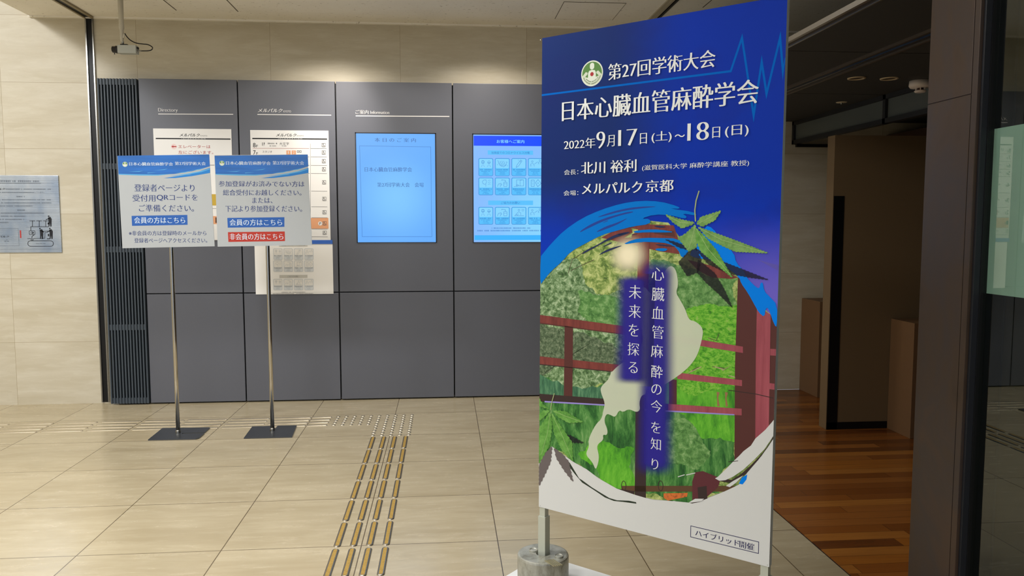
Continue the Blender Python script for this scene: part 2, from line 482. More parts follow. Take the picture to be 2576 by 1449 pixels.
    def build(s, name, parent=None):
        me = bpy.data.meshes.new(name); me.from_pydata(s.v, [], s.f)
        for q in s.m: me.materials.append(q)
        me.polygons.foreach_set('material_index', s.mi)
        uvl = me.uv_layers.new(name='UVMap')
        for l in me.loops: uvl.data[l.index].uv = s.uv[l.vertex_index]
        # every face looks out of its surface
        me.update()
        o = bpy.data.objects.new(name, me); COL.objects.link(o)
        bm = bmesh.new(); bm.from_mesh(me)
        for f in bm.faces:
            if f.normal.dot(s.S.N) < 0: f.normal_flip()
        bm.to_mesh(me); bm.free()
        if parent: adopt(o, parent)
        return o

# ================================================================== THE SETTING
YW, YP, ZC, ZD, XE = 6.42, 6.34, 3.03, 2.29, 1.635     # stone wall, panel fronts, ceiling, dark ceiling, edge of the timber floor
stone = stone_material('cream_stone', (204, 196, 176), (190, 180, 156), (214, 208, 190), (0, 2), (1.019, .507), (-2.38, 1.008), .0014, (160, 146, 118), .55, streak=(.55, 1, 3.2))
stone_side = stone_material('cream_stone_side', (204, 196, 176), (190, 180, 156), (214, 208, 190), (1, 2), (1.019, .507), (0, 1.008), .0014, (160, 146, 118), .55, streak=(1, .55, 3.2))
tile = stone_material('floor_tile', (188, 175, 146), (172, 158, 128), (200, 188, 161), (0, 1), (.61, .61), (-.381, 5.243), .0022, (92, 78, 56), .24, streak=(.55, 2.6, 1), spec=.55)
timber = wood_material('timber_floor', [(150, 92, 40), (118, 66, 24), (168, 108, 46), (138, 80, 30), (96, 52, 22), (160, 98, 36), (128, 74, 30)], .082, 1.15)

def ceiling_material():
    mt, t, b = newmat('ceiling_board')
    tc = N(t, 'ShaderNodeTexCoord')
    n = noise(t, tc.outputs['Object'], 34, 2, .5, (1, 1.7, 1), .6); n2 = noise(t, tc.outputs['Object'], 3., 3)
    c = mixc(t, mapr(t, n2, .3, .7), lin((238, 232, 219)), lin((243, 238, 226)))
    c = mixc(t, mapr(t, n, .66, .72, 0, .55), c, lin((138, 124, 100)))
    t.links.new(c, b.inputs['Base Color']); b.inputs['Roughness'].default_value = .9
    return mt
ceilm = ceiling_material()
joint_m = mat('ceiling_joint', (96, 88, 72), .8)
black_m = mat('black_trim', (14, 14, 15), .45)
darkceil = mat('dark_ceiling_paint', (60, 59, 58), .75)
steel_m = mat('brushed_steel', (150, 148, 142), .3, 1.)
chrome_m = mat('polished_steel', (196, 192, 184), .16, 1.)
corr_dark = mat('corridor_dark_wall', (58, 46, 32), .7)

# floors
bm = box(-7, XE, -5, YW, -.06, 0)
struct('floor', bm, tile)
struct('floor_timber', box(XE + .012, 5.2, -5, YW, -.06, -.001), timber)
struct('floor_gap_shade', box(XE, XE + .012, -5, YW, -.06, -.006), black_m)  # black strip stands in for the dark shadow gap between the floors
# walls
struct('wall_back', box(-7, 5.2, YW, YW + .15, 0, 4.4), stone)
struct('wall_left', box(-7.15, -7, -5, YW, 0, 4.4), stone_side)  # unseen wall, closes the hall for light and reflections
struct('wall_right_added', box(5.2, 5.3, -5, YW + .15, 0, 4.4), corr_dark)  # unseen wall added to block world light from the corridor
# lobby ceiling with its hatch outline and board joints; the hall on the left is taller
bm = box(-3.16, 5.2, -5, YW, ZC, ZC + .2)
for x, y0, y1 in ((-1.985, 4.6, 6.16), (-1.535, 4.6, 6.16), (1.92, 4.6, 5.76)): bx(bm, x - .003, x + .003, y0, y1, ZC - .002, ZC + .001, 1)
bx(bm, -2.6, -.2, 6.155, 6.161, ZC - .0005, ZC + .001, 0)
bx(bm, -3.16, 5.2, YW - .03, YW, ZC - .012, ZC, 0)
struct('ceiling', bm, [ceilm, joint_m])
struct('ceiling_hall', box(-7, -3.16, -5, YW, 4.2, 4.4), ceilm)
# black steel shutter channel: up the wall and along the ceiling
xs0, xs1 = -2.752, -2.692
bm = box(xs0 + .010, xs1 - .009, YW - .006, YW - .001, .01, ZC - .002, 0)
for a, b in ((xs0, xs0 + .010), (xs1 - .009, xs1)): bx(bm, a, b, YW - .016, YW - .001, .01, ZC - .002, 1)
struct('trim_2', bm, [black_m, steel_m])
bm = box(xs0 + .01, xs1 - .01, -1, YW - .02, ZC - .006, ZC - .001, 0)
for a, b in ((xs0 - .004, xs0 + .012), (xs1 - .009, xs1 + .012)): bx(bm, a, b, -1, YW - .02, ZC - .014, ZC - .001, 1)
struct('trim_3', bm, [black_m, mat('channel_edge', (150, 138, 112), .5)])
bm = box(1.625, 1.645, -1, 6.2, ZC - .016, ZC - .001, 0); bx(bm, 1.655, 1.672, -1, 6.2, ZC - .018, ZC - .001, 1); bx(bm, 1.60, 1.625, -1, 6.2, ZC - .012, ZC - .001, 0)
struct('trim_4', bm, [mat('channel_pale', (168, 158, 136), .5), black_m])

# ------------------------------------------------------------------ low dark ceiling over the corridor on the right
bm = box(XE, 5.2, -3, YW, ZD, ZD + .014)
for y in (2.6, 3.82, 5.04): bx(bm, XE + .06, 5.2, y - .003, y + .003, ZD - .001, ZD + .002, 1)
struct('ceiling_corridor', bm, [darkceil, black_m])
bm = box(XE - .012, XE + .004, -3, YW, ZD - .004, ZD + .018, 0); bx(bm, XE + .004, XE + .036, -3, YW, ZD - .002, ZD, 1); bx(bm, XE + .036, XE + .044, -3, YW, ZD - .005, ZD, 0)
struct('trim_5', bm, [mat('bright_edge', (208, 206, 206), .25, .9), mat('edge_dark', (70, 66, 62), .5)])
# sliding-door track
bm = box(2.145, 2.160, 1, YW, ZD - .014, ZD, 0); bx(bm, 2.240, 2.256, 1, YW, ZD - .014, ZD, 0); bx(bm, 2.160, 2.205, 1, YW, ZD - .003, ZD, 1); bx(bm, 2.205, 2.222, 1, YW, ZD - .008, ZD, 2); bx(bm, 2.222, 2.24, 1, YW, ZD - .003, ZD, 1)
struct('trim_6', bm, [mat('track_bronze', (112, 100, 86), .4, .6), black_m, mat('track_steel', (150, 150, 158), .25, 1.)])
# glazed transom hanging below the dark ceiling
zt0, zt1, XT = 2.10, ZD - .001, 2.93
fr = mat('transom_frame', (40, 41, 44), .55); pn = mat('transom_pane', (92, 98, 98), .35)
t_ = thing('transom_window', (XT, 5.0, zt0), 'grey glazed transom strip under the dark corridor ceiling', 'transom window')
bm = box(XT, XT + .05, 3., YW - .002, zt1 - .03, zt1); bx(bm, XT, XT + .05, 3., YW - .002, zt0, zt0 + .032)
for y in (YW - .034, 5.02, 3.62): bx(bm, XT, XT + .05, y, y + .032, zt0, zt1)
obj('frame', bm, fr, t_)
for y0, y1 in ((5.052, YW - .034), (3.652, 5.02), (3.0, 3.62)): obj('pane', box(XT + .02, XT + .028, y0, y1, zt0 + .032, zt1 - .03), pn, t_)

# low dark screen wall with black recess trim, and two low brown plinths
brown = mat('brown_laminate', (112, 84, 58), .55); brown2 = mat('brown_panel', (112, 92, 66), .6)
ys = 5.12
bm = box(2.66, 5.19, ys, ys + .1, .0, 2.03, 0); bx(bm, 2.646, 2.72, ys - .004, ys + .02, .0, 1.62, 1); bx(bm, 2.646, 3.085, ys - .004, ys + .02, 0.0, .05, 1)
bx(bm, 2.642, 2.66, ys, ys + .1, 0, 2.03, 0)
struct('wall_screen', bm, [brown2, black_m])
t_ = thing('plinth_cabinet', (3.3, 4.97, 0), 'low brown cabinet against the front of the dark screen wall', 'cabinet')
obj('body', box(3.088, 3.7, 4.845, ys - .004, 0, .775), brown, t_)
obj('front_panel', box(3.12, 3.69, 4.83, 4.845, .0, .76), black_m, t_)
t_ = thing('plinth_cabinet', (3.3, 6.2, 0), 'low brown cabinet against the stone wall, partly behind the dark screen wall', 'cabinet')
obj('body', box(3.06, 3.7, 6.09, YW - .004, 0, .795), brown, t_)
obj('front_panel', box(3.17, 3.69, 6.075, 6.09, .0, .77), black_m, t_)
tag(obj('tall_cupboard', box(3.75, 4.6, ys + .12, YW - .01, 0, 2.18), mat('cupboard_dark', (62, 44, 34), .6)), 'tall dark cupboard top showing above the dark screen wall', 'cupboard')
tag(obj('door_rail', box(2.95, 3.72, 6.36, 6.39, 2.075, 2.10), black_m), 'thin black rail across the stone wall below the transom', 'rail')

# fittings in the dark ceiling
def ring_light(p, r, label):
    t_ = thing('recessed_downlight', (p.x, p.y, ZD), label, 'ceiling light', 'recessed downlights in the dark ceiling')
    bm = lathe(bmesh.new(), [(r * .74, ZD - .002), (r * .8, ZD - .006), (r, ZD - .006), (r * 1.04, ZD - .0005)], p.x, p.y, 36)
    obj('ring', bm, mat('downlight_ring', (190, 172, 140), .35), t_, True)
    bm = lathe(bmesh.new(), [(r * .74, ZD - .002), (r * .5, ZD - .0012), (0, ZD - .0011)], p.x, p.y, 36)
    obj('reflector', bm, mat('downlight_dark', (46, 34, 26), .35), t_, True)
ring_light(onZ(2155, 196, ZD), .05, 'recessed downlight in the dark ceiling, farther from the smoke detector of the neighbouring two')
ring_light(onZ(2237, 197, ZD), .05, 'recessed downlight in the dark ceiling, right beside the smoke detector')
p = onZ(2117, 257, ZD); r = .038
t_ = thing('sprinkler_head', (p.x, p.y, ZD), 'small round ceiling fitting set back near the transom', 'ceiling fitting')
obj('cover_plate', lathe(bmesh.new(), [(0, ZD - .004), (r * .9, ZD - .004), (r, ZD - .0005)], p.x, p.y, 32), mat('fitting_cream', (200, 186, 158), .4), t_, True)
obj('nozzle', lathe(bmesh.new(), [(0, ZD - .016), (.006, ZD - .016), (.006, ZD - .004)], p.x, p.y, 12), steel_m, t_, True)
p = onZ(2316, 203, ZD)
wht = mat('white_plastic', (226, 214, 206), .45)
t_ = thing('smoke_detector', (p.x, p.y, ZD), 'white round smoke detector on the dark ceiling beside the brown pillar', 'smoke detector')
obj('base', lathe(bmesh.new(), [(0, ZD - .0005), (.062, ZD - .0005), (.064, ZD - .03), (.056, ZD - .042), (0, ZD - .044)], p.x, p.y, 36), wht, t_, True)
bm = lathe(bmesh.new(), [(0, ZD - .058), (.03, ZD - .058), (.034, ZD - .063), (.028, ZD - .07), (0, ZD - .071)], p.x, p.y, 28)
for k in range(6):
    a = k * math.pi / 3; bx(bm, p.x + .027 * math.cos(a) - .002, p.x + .027 * math.cos(a) + .002, p.y + .027 * math.sin(a) - .002, p.y + .027 * math.sin(a) + .002, ZD - .06, ZD - .042)
obj('sensor_cage', bm, wht, t_)
obj('sensor', lathe(bmesh.new(), [(0, ZD - .058), (.017, ZD - .058), (.017, ZD - .043)], p.x, p.y, 16), mat('sensor_dark', (70, 36, 24), .4), t_, True)

# brown clad pillar, black frame, glazing
pil = noise_paint('pillar_cladding', [(70, 58, 50), (80, 66, 56), (76, 66, 62), (84, 68, 58)], 3.2, (1, 1, .6), .42, 3, False)
MATS['pillar_cladding'].node_tree.nodes['Principled BSDF'].inputs['Metallic'].default_value = .35
XP = 1.63
yl = 2.536; y1 = onX(2455, 0, XP).y; y2 = onX(2469, 0, XP).y; y3 = onX(2500, 0, 1.660).y; y4 = onX(2483, 0, 1.640).y
bm = box(XP, 2.2, y1 + .003, yl, 0, 1.83, bev=.002); bx(bm, XP, 2.2, y1 + .003, yl, 1.8325, ZC - .002, bev=.002)
bx(bm, XP + .004, 2.2, y1 + .003, yl - .004, 1.829, 1.834)
bx(bm, XP, 2.2, y2, y1, 0, ZC - .002, bev=.002)
struct('pillar_1', bm, pil)
bm = box(1.640, 1.75, y4, y2 - .001, 0, ZC - .002, 0, .002); bx(bm, 1.660, 1.74, y3, y4, 0, ZC - .002, 1, .002)
struct('trim_7', bm, [mat('frame_dark', (34, 36, 42), .4), mat('frame_black', (16, 17, 18), .45)])
def glass_material():
    mt, t, b = newmat('clear_glass')
    t.nodes.remove(b); out = t.nodes['Material Output']
    fr_ = N(t, 'ShaderNodeFresnel'); fr_.inputs['IOR'].default_value = 1.9; ge = N(t, 'ShaderNodeNewGeometry'); fac = math_(t, 'MULTIPLY', fr_.outputs[0], math_(t, 'SUBTRACT', 1., ge.outputs['Backfacing']))
    tr = N(t, 'ShaderNodeBsdfTransparent'); tr.inputs['Color'].default_value = (.78, .86, .82, 1)
    gl = N(t, 'ShaderNodeBsdfGlossy'); gl.inputs['Roughness'].default_value = 0.; gl.inputs['Color'].default_value = (.95, 1, .96, 1)
    mx = N(t, 'ShaderNodeMixShader'); t.links.new(fac, mx.inputs[0]); t.links.new(tr.outputs[0], mx.inputs[1]); t.links.new(gl.outputs[0], mx.inputs[2])
    t.links.new(mx.outputs[0], out.inputs['Surface'])
    return mt
XG = 1.672
struct('window_1', box(XG, XG + .01, -2.5, y3 + .012, 0.0, ZC - .002), glass_material())
# pale green frosted film stuck to the back of the pane
tag(obj('frosted_film', box(XG + .0105, XG + .012, -1.5, y3 + .010, onX(2576, 751, XG).z, onX(2576, 310, XG).z), mat('frosted_green', (198, 212, 208), .7)), 'pale green frosted film band across the glass pane by the black frame', 'window film')
struct('wall_front_added', box(2.1, 5.2, 2.1, 2.2, 0, ZD - .001), corr_dark)  # unseen wall added to close off the corridor and keep it dark
struct('wall_recess_added', box(2.0, 2.1, -4, y2 - .05, 0, ZC - .002), mat('recess_dark', (26, 27, 28), .8))  # dark wall added behind the pane, stands in for the darkness there

# ================================================================== INFORMATION WALL
pm = mat('grey_metal_panel', (92, 94, 102), .4, .0, .5)
xe = [-2.351, -1.603, -.849, .073, 1.0]
heads = ['headed Directory', 'with the white logo heading', 'headed Information around the plain blue screen', 'around the screen of safety pictograms']
SP = Surf((0, YP - .0006, 0), (1, 0, 0), (0, 0, 1))
white_ink = mat('white_ink', (226, 224, 222), .5); black_ink = mat('black_ink', (24, 23, 24), .5); red_ink = mat('red_ink', (176, 52, 48), .5)
Z1, Z2, Z3 = Zm(0, 0, 3.6227), Zm(280, 240, 3.2933), Zm(860, 240, 3.45)
g = .005; zs = .886
struct('wall_backing', box(-2.62, 1.0, YP + .034, YW - .0005, .02, 2.545), black_m)
for i in range(4):
    x0, x1 = xe[i] + g, xe[i + 1] - g
    t_ = thing('wall_panel', ((x0 + x1) / 2, YP, zs), 'tall grey metal wall panel ' + heads[i], 'wall panel', 'upper grey wall panels')
    obj('panel_sheet', box(x0, x1, YP, YP + .034, zs + .004, 2.556, bev=.0025), pm, t_)
    if i == 3: continue
    a = Art(SP)
    if i == 0:
        a.text('Directory', (1441, 985), (1620, 1028), white_ink, 1, .008, -.02, Z=Z1); a.stroke([(1442, 1039), (2125, 1042)], .0065, white_ink, 1, Z=Z1)
    elif i == 1:
        a.text('メルパルク', (1213, 108), (1420, 141), white_ink, 1, .022, -.006, shear=.32, Z=Z2); a.text('KYOTO', (1426, 124), (1489, 141), white_ink, 1, .0, 0., Z=Z2)
        a.stroke([(1210, 158), (1822, 164)], .0065, white_ink, 1, Z=Z2)
    else:
        a.text('ご案内', (117, 126), (232, 162), white_ink, 1, Z=Z3); a.text('Information', (248, 133), (412, 161), white_ink, 1, .008, -.02, Z=Z3)
        a.stroke([(120, 178), (933, 183)], .0075, white_ink, 1, Z=Z3)
    a.build('heading', t_)
low = ['beside the louvre screen', 'behind the right-hand pole sign', 'below the plain blue screen', 'below the screen of safety pictograms']
for i in range(4):
    x0, x1 = xe[i] + g, xe[i + 1] - g
    tag(obj('wall_panel', box(x0, x1, YP, YP + .034, .012, zs - .004, bev=.0025), pm), 'lower grey metal wall panel ' + low[i], 'wall panel', 'lower grey wall panels')
# louvre of upright slats
lv = mat('louvre_slate', (66, 74, 82), .5)
t_ = thing('louvre_screen', (-2.5, YP, 0), 'narrow slate grey louvre screen between black channel and grey panels', 'louvre')
lx0, lx1 = -2.648, -2.356; ns = 13
for k in range(ns):
    x = lx0 + (lx1 - lx0 - .012) * k / (ns - 1)
    obj('slat', box(x, x + .011, YP - .014, YP + .03, .012, 2.552, bev=.001), lv, t_)
for z in (.012, .60, 1.215, 1.86, 2.505): obj('rail', box(lx0 + .002, lx1 - .002, YP - .006, YP + .02, z, z + .045), lv, t_)

# ---- printed boards on the panels
paper = mat('white_board', (232, 230, 226), .4)
def px_box(x0, y0, x1, y1, Y0, Y1, bm=None, mi=0, bev=0.):
    a, b = onY(x0, y0, Y0), onY(x1, y1, Y0)
    return bx(bm or bmesh.new(), a.x, b.x, Y0, Y1, b.z, a.z, mi, bev), a, b
SB = Surf((0, YP - .0072, 0), (1, 0, 0), (0, 0, 1))
# directory board one: lift directions
bm, a, b = px_box(385, 323, 590, 604, YP - .007, YP - .001, bev=.001)
t_ = thing('directory_board', ((a.x + b.x) / 2, YP, b.z), 'white board under the Directory heading with red lift arrow, behind left pole sign', 'sign board')
obj('board', bm, paper, t_)
A = Art(SB, Z2)
def board_head(A, dx, dy):
    A.text('メルパルク', (565 + dx, 315 + dy), (735 + dx, 342 + dy), black_ink, 1, .02, -.008, shear=.32)
    A.text('KYOTO', (738 + dx, 329 + dy), (795 + dx, 341 + dy), mat('grey_ink', (128, 126, 124), .5), 1, 0, 0)
    A.rect(368 + dx, 352 + dy, 988 + dx, 367 + dy, black_ink, 1)
    A.text('I N F O R M A T I O N', (583 + dx, 356 + dy), (780 + dx, 363 + dy), white_ink, 2, .0, .0)
board_head(A, 0, 0)
A.disc(518, 424, .021, mat('pale_pink_ink', (232, 205, 202), .5), 1); A.poly([(497, 424), (514, 414), (514, 420), (540, 420), (540, 428), (514, 428), (514, 434)], red_ink, 2)
A.text('エレベーターは', (554, 410), (822, 438), red_ink, 1, 0, 0); A.text('左にございます。', (554, 456), (845, 486), red_ink, 1, 0, 0)
A.stroke([(380, 580), (855, 578)], .003, black_ink, 1)
A.rect(600, 818, 985, 912, mat('yellow_ink', (196, 164, 62), .5), 1); A.rect(600, 1000, 985, 1066, mat('orange_ink', (222, 160, 118), .5), 1)
A.stroke([(400, 938), (985, 936)], .002, black_ink, 1); A.poly([(862, 1010), (878, 1010), (878, 1056), (862, 1056)], mat('brown_ink', (96, 62, 44), .5), 2)
A.build('print', t_)

# directory board two: floor guide
bm, a, b = px_box(629, 327, 832, 614, YP - .007, YP - .001, bev=.001)
t_ = thing('directory_board', ((a.x + b.x) / 2, YP, b.z), 'white floor guide board listing 8F and 7F, behind right pole sign', 'sign board')
obj('board', bm, paper, t_)
A = Art(SB, Z2); ltext = mat('soft_ink', (92, 90, 90), .5); oink = MATS['orange_ink']
board_head(A, 800, 0)
u0, v1 = A.at(1165, 385); u1, v0 = A.at(1800, 1195)
rows = [(387, 436, '8'), (440, 506, '7'), (512, 577, '6'), (580, 644, '5'), (650, 790, '4'), (795, 920, '3'), (926, 1010, '2'), (1016, 1104, '1'), (1108, 1168, 'B1')]
lr = mat('red_line', (176, 112, 104), .5)
for y0, y1_, nme in rows:
    x = 1172 + (y1_ - 440) * .012
    A.stroke([(x, y1_ + 2), (x + 468, y1_ + 3)], .0026, lr if nme in '81' else ltext, 1); A.stroke([(x + 480, y1_ + 3), (x + 612, y1_ + 4)], .0026, ltext, 1)
    yc = (y0 + y1_) / 2; hh = 18
    if nme == '1': A.rect(x - 2, y0, x + 620, y1_, oink, 1)
    A.text(nme, (x + 2, yc - hh), (x + 24, yc + hh), black_ink, 3, -.006, -.006); A.text('F', (x + 28, yc - 2), (x + 44, yc + hh), ltext, 3, -.006, -.006) if nme != 'B1' else None
    # wheelchair box at the right end
    A.frame(x + 572, yc - 15, x + 602, yc + 15, .0022, ltext, 3); A.disc(x + 583, yc - 9, .0035, ltext, 3)
    A.stroke([(x + 583, yc - 5), (x + 585, yc + 2), (x + 593, yc + 2), (x + 597, yc + 10)], .0028, ltext, 3); A.ring(x + 585, yc + 5, .008, .002, ltext, 3, 100, 330)
    if nme not in '817': A.micro(x + 95, yc - 12, x + 300, yc + 2, ltext, 2)
A.stroke([(1650, 400), (1650, 1172)], .002, ltext, 1)
A.stroke([(1252, 390), (1252, 416)], .0045, ltext, 2); A.stroke([(1265, 390), (1265, 416)], .003, ltext, 2); A.stroke([(1268, 390), (1268, 404)], .004, ltext, 2)
A.text('大文字', (1392, 388), (1473, 412), ltext, 2, .0, -.01); A.micro(1296, 392, 1380, 404, ltext, 2); A.micro(1310, 415, 1366, 422, ltext, 2); A.micro(1412, 416, 1452, 422, ltext, 2)
A.text('スタジオ', (1252, 457), (1332, 476), ltext, 2, 0, -.01)
for k, d in enumerate('12'): A.rect(1450 + 44 * k, 456, 1486 + 44 * k, 490, oink, 2); A.text(d, (1461 + 44 * k + (3 if d == '1' else 0), 462), (1474 + 44 * k - (4 if d == '1' else 0), 484), white_ink, 3, 0, 0)
A.frame(1540, 458, 1554, 472, .003, ltext, 2); A.frame(1560, 458, 1574, 472, .003, ltext, 2)
A.rect(1290, 806, 1560, 850, mat('green_ink', (150, 158, 66), .5), 2); A.rect(1290, 946, 1560, 990, mat('brick_ink', (176, 84, 66), .5), 2)
A.disc(1731, 1061, .0165, white_ink, 3); A.text('P', (1724, 1051), (1739, 1071), ltext, 4, .01, 0)
A.rect(1165, 1200, 1833, 1231, mat('blue_band_ink', (62, 108, 196), .5), 1)
A.build('print', t_)

# ---- pictograms (shared by the screen and the paper notice)
def heads_(A, x, y, w, h, k, mt, L):
    for q, s in ((.3, 1), (.72, 0)):
        cx = x + w * q; r = k * .085
        A.ring(cx, y + h * .40, r, k * .016, mt, L); A.stroke([(cx - w * .10, y + h * .44), (cx, y + h * .58), (cx + w * .10, y + h * .44), (cx - w * .10, y + h * .44)], k * .013, mt, L)
        A.stroke([(cx - w * .05, y + h * .62), (cx - w * .06, y + h * .72), (cx - w * .13, y + h * .80)], k * .014, mt, L); A.stroke([(cx + w * .05, y + h * .62), (cx + w * .06, y + h * .72), (cx + w * .13, y + h * .80)], k * .014, mt, L)
        if s: A.stroke([(cx - w * .12, y + h * .34), (cx, y + h * .26), (cx + w * .12, y + h * .36)], k * .016, mt, L)
def wash_(A, x, y, w, h, k, mt, L):
    for d in (0, .12, .24, .36): A.stroke([(x + w * (.22 + d), y + h * .30), (x + w * (.30 + d), y + h * .52), (x + w * (.46 + d * .8), y + h * .74)], k * .018, mt, L)
    A.stroke([(x + w * .2, y + h * .42), (x + w * .34, y + h * .70), (x + w * .6, y + h * .80), (x + w * .8, y + h * .6), (x + w * .76, y + h * .34)], k * .016, mt, L)
    for a_, b_ in ((.18, .3), (.84, .42), (.86, .72), (.16, .62)): A.ring(x + w * a_, y + h * b_, k * .022, k * .01, mt, L)
def therm_(A, x, y, w, h, k, mt, L):
    A.stroke([(x + w * .30, y + h * .86), (x + w * .36, y + h * .66), (x + w * .62, y + h * .22), (x + w * .72, y + h * .30), (x + w * .48, y + h * .74), (x + w * .30, y + h * .86)], k * .018, mt, L)
    A.stroke([(x + w * .56, y + h * .34), (x + w * .66, y + h * .42)], k * .014, mt, L); A.stroke([(x + w * .44, y + h * .2), (x + w * .48, y + h * .30)], k * .014, mt, L); A.ring(x + w * .62, y + h * .34, k * .018, k * .01, mt, L)
def person_(A, x, y, w, h, k, mt, L, s=1.):
    A.ring(x, y, k * .062 * s, k * .016, mt, L); A.stroke([(x - w * .14 * s, y + h * .42 * s), (x - w * .12 * s, y + h * .22 * s), (x, y + h * .15 * s), (x + w * .12 * s, y + h * .22 * s), (x + w * .14 * s, y + h * .42 * s)], k * .016, mt, L)
    A.stroke([(x - w * .05 * s, y + h * .42 * s), (x - w * .05 * s, y + h * .28 * s)], k * .012, mt, L)
def dist_(A, x, y, w, h, k, mt, L):
    person_(A, x + w * .28, y + h * .36, w, h, k, mt, L); person_(A, x + w * .80, y + h * .26, w, h, k, mt, L, .75)
    A.stroke([(x + w * .44, y + h * .56), (x + w * .66, y + h * .38)], k * .018, mt, L)
def cough_(A, x, y, w, h, k, mt, L):
    A.ring(x + w * .42, y + h * .45, k * .15, k * .018, mt, L, 60, 300); A.stroke([(x + w * .5, y + h * .22), (x + w * .56, y + h * .42), (x + w * .5, y + h * .6), (x + w * .5, y + h * .84)], k * .016, mt, L)
    for q in (.34, .5, .66): A.stroke([(x + w * .66, y + h * q), (x + w * .74, y + h * (q - .06)), (x + w * .84, y + h * (q - .02))], k * .014, mt, L)
def bottle_(A, x, y, w, h, k, mt, L):
    A.frame(x + w * .60, y + h * .46, x + w * .82, y + h * .82, k * .018, mt, L, k * .02); A.stroke([(x + w * .71, y + h * .46), (x + w * .71, y + h * .3), (x + w * .46, y + h * .26), (x + w * .46, y + h * .34)], k * .02, mt, L); A.stroke([(x + w * .6, y + h * .6), (x + w * .82, y + h * .6)], k * .012, mt, L)
    A.stroke([(x + w * .16, y + h * .84), (x + w * .22, y + h * .62), (x + w * .40, y + h * .56), (x + w * .46, y + h * .66), (x + w * .34, y + h * .84)], k * .018, mt, L); A.stroke([(x + w * .3, y + h * .7), (x + w * .42, y + h * .66)], k * .012, mt, L)
def door_(A, x, y, w, h, k, mt, L):
    A.frame(x + w * .34, y + h * .26, x + w * .82, y + h * .78, k * .018, mt, L); A.poly([(x + w * .58, y + h * .30), (x + w * .8, y + h * .26), (x + w * .8, y + h * .78), (x + w * .58, y + h * .74)], mt, L - 1) if False else A.stroke([(x + w * .58, y + h * .78), (x + w * .58, y + h * .30), (x + w * .8, y + h * .26)], k * .016, mt, L)
    A.stroke([(x + w * .14, y + h * .84), (x + w * .38, y + h * .80), (x + w * .48, y + h * .70), (x + w * .40, y + h * .66), (x + w * .3, y + h * .72)], k * .016, mt, L)
def pay_(A, x, y, w, h, k, mt, L):
    A.frame(x + w * .2, y + h * .28, x + w * .42, y + h * .82, k * .02, mt, L, k * .02)
    A.stroke([(x + w * .5, y + h * .5), (x + w * .68, y + h * .24), (x + w * .9, y + h * .56), (x + w * .66, y + h * .84), (x + w * .5, y + h * .5)], k * .02, mt, L); A.ring(x + w * .68, y + h * .54, k * .03, k * .014, mt, L)
    for q in (.4, .54, .68): A.stroke([(x + w * .26, y + h * q), (x + w * .36, y + h * q)], k * .014, mt, L)
def meal_(A, x, y, w, h, k, mt, L):
    person_(A, x + w * .5, y + h * .34, w, h, k, mt, L); A.ring(x + w * .78, y + h * .34, k * .07, k * .014, mt, L)
    A.stroke([(x + w * .18, y + h * .80), (x + w * .86, y + h * .80)], k * .018, mt, L); A.stroke([(x + w * .24, y + h * .80), (x + w * .3, y + h * .66), (x + w * .42, y + h * .8)], k * .016, mt, L)
ICONS = [[heads_, wash_, therm_, dist_], [cough_, bottle_, door_, pay_], [heads_, bottle_, meal_, dist_]]
def guidance(A, x0, y0, s, line, fill, inner, bar, ink, title, head=None):
    """the guidance sheet; x0,y0 its origin and s its scale in the art's own frame (units of the big screen)"""
    X = lambda v: x0 + v * s; Yq = lambda v: y0 + v * s
    k = abs(A.at(X(180), Yq(0))[0] - A.at(X(0), Yq(0))[0])
    for (bx0, by0, bx1, by1, txt) in ((235, 241, 804, 298, '当施設でのコロナウイルス対策'), (240, 872, 804, 928, 'ご協力のお願い')):
        A.rect(X(bx0), Yq(by0), X(bx1), Yq(by1), bar, 1)
        if txt[0] == 'ご': A.text(txt, (X(402), Yq(884)), (X(640), Yq(916)), ink, 2, 0, 0)
        else: A.text(txt, (X(280), Yq(254)), (X(762), Yq(288)), ink, 2, 0, 0)
    for r_, (ya, yb) in enumerate(((342, 562), (586, 802), (955, 1171))):
        for c_ in range(4):
            xa = 120 + 208 * c_; xb = xa + 180; hh = yb - ya
            A.rect(X(xa), Yq(ya), X(xb), Yq(yb), fill, 1, k * .08); A.rect(X(xa + 8), Yq(ya + 7), X(xb - 8), Yq(ya + 124), inner, 2, k * .06)
            A.frame(X(xa), Yq(ya), X(xb), Yq(yb), k * .022, line, 3, k * .09)
            ICONS[r_][c_](A, X(xa), Yq(ya - 14), 180 * s, 150 * s, k, line, 3)
            A.micro(X(xa + 14), Yq(ya + 134), X(xb - 14), Yq(ya + 150), ink, 3)
            for q, (w0, hh_) in enumerate(((.62, 9), (.34, 9), (.46, 8))):
                A.micro(X((xa + xb) / 2 - 90 * w0), Yq(ya + 158 + q * 19), X((xa + xb) / 2 + 90 * w0), Yq(ya + 158 + q * 19 + hh_), line, 3)
    A.micro(X(282), Yq(1210), X(768), Yq(1226), ink, 2); A.micro(X(104), Yq(1242), X(930), Yq(1258), ink, 2)
# paper notice hanging below the floor guide
pale = mat('notice_paper', (252, 250, 245), .55)
bm, a, b = px_box(640, 614.6, 839, 739, YP - .004, YP - .001)
t_ = thing('notice_poster', ((a.x + b.x) / 2, YP, b.z), 'cream paper notice of faint pictograms below the floor guide board', 'poster')
obj('sheet', bm, pale, t_)
A = Art(Surf((0, YP - .0042, 0), (1, 0, 0), (0, 0, 1)), Zm(600, 580, 7.247))
guidance(A, 528, 20, .907, mat('pale_blue_line', (176, 186, 196), .6), mat('pale_blue_fill', (226, 230, 232), .6), mat('pale_cream_fill', (244, 241, 234), .6), mat('pale_grey_bar', (208, 206, 198), .6), mat('faint_ink', (150, 150, 152), .6), '') 
A.stroke([(566, 1138), (1730, 1120)], .002, MATS['pale_grey_bar'], 1)
A.build('print', t_)

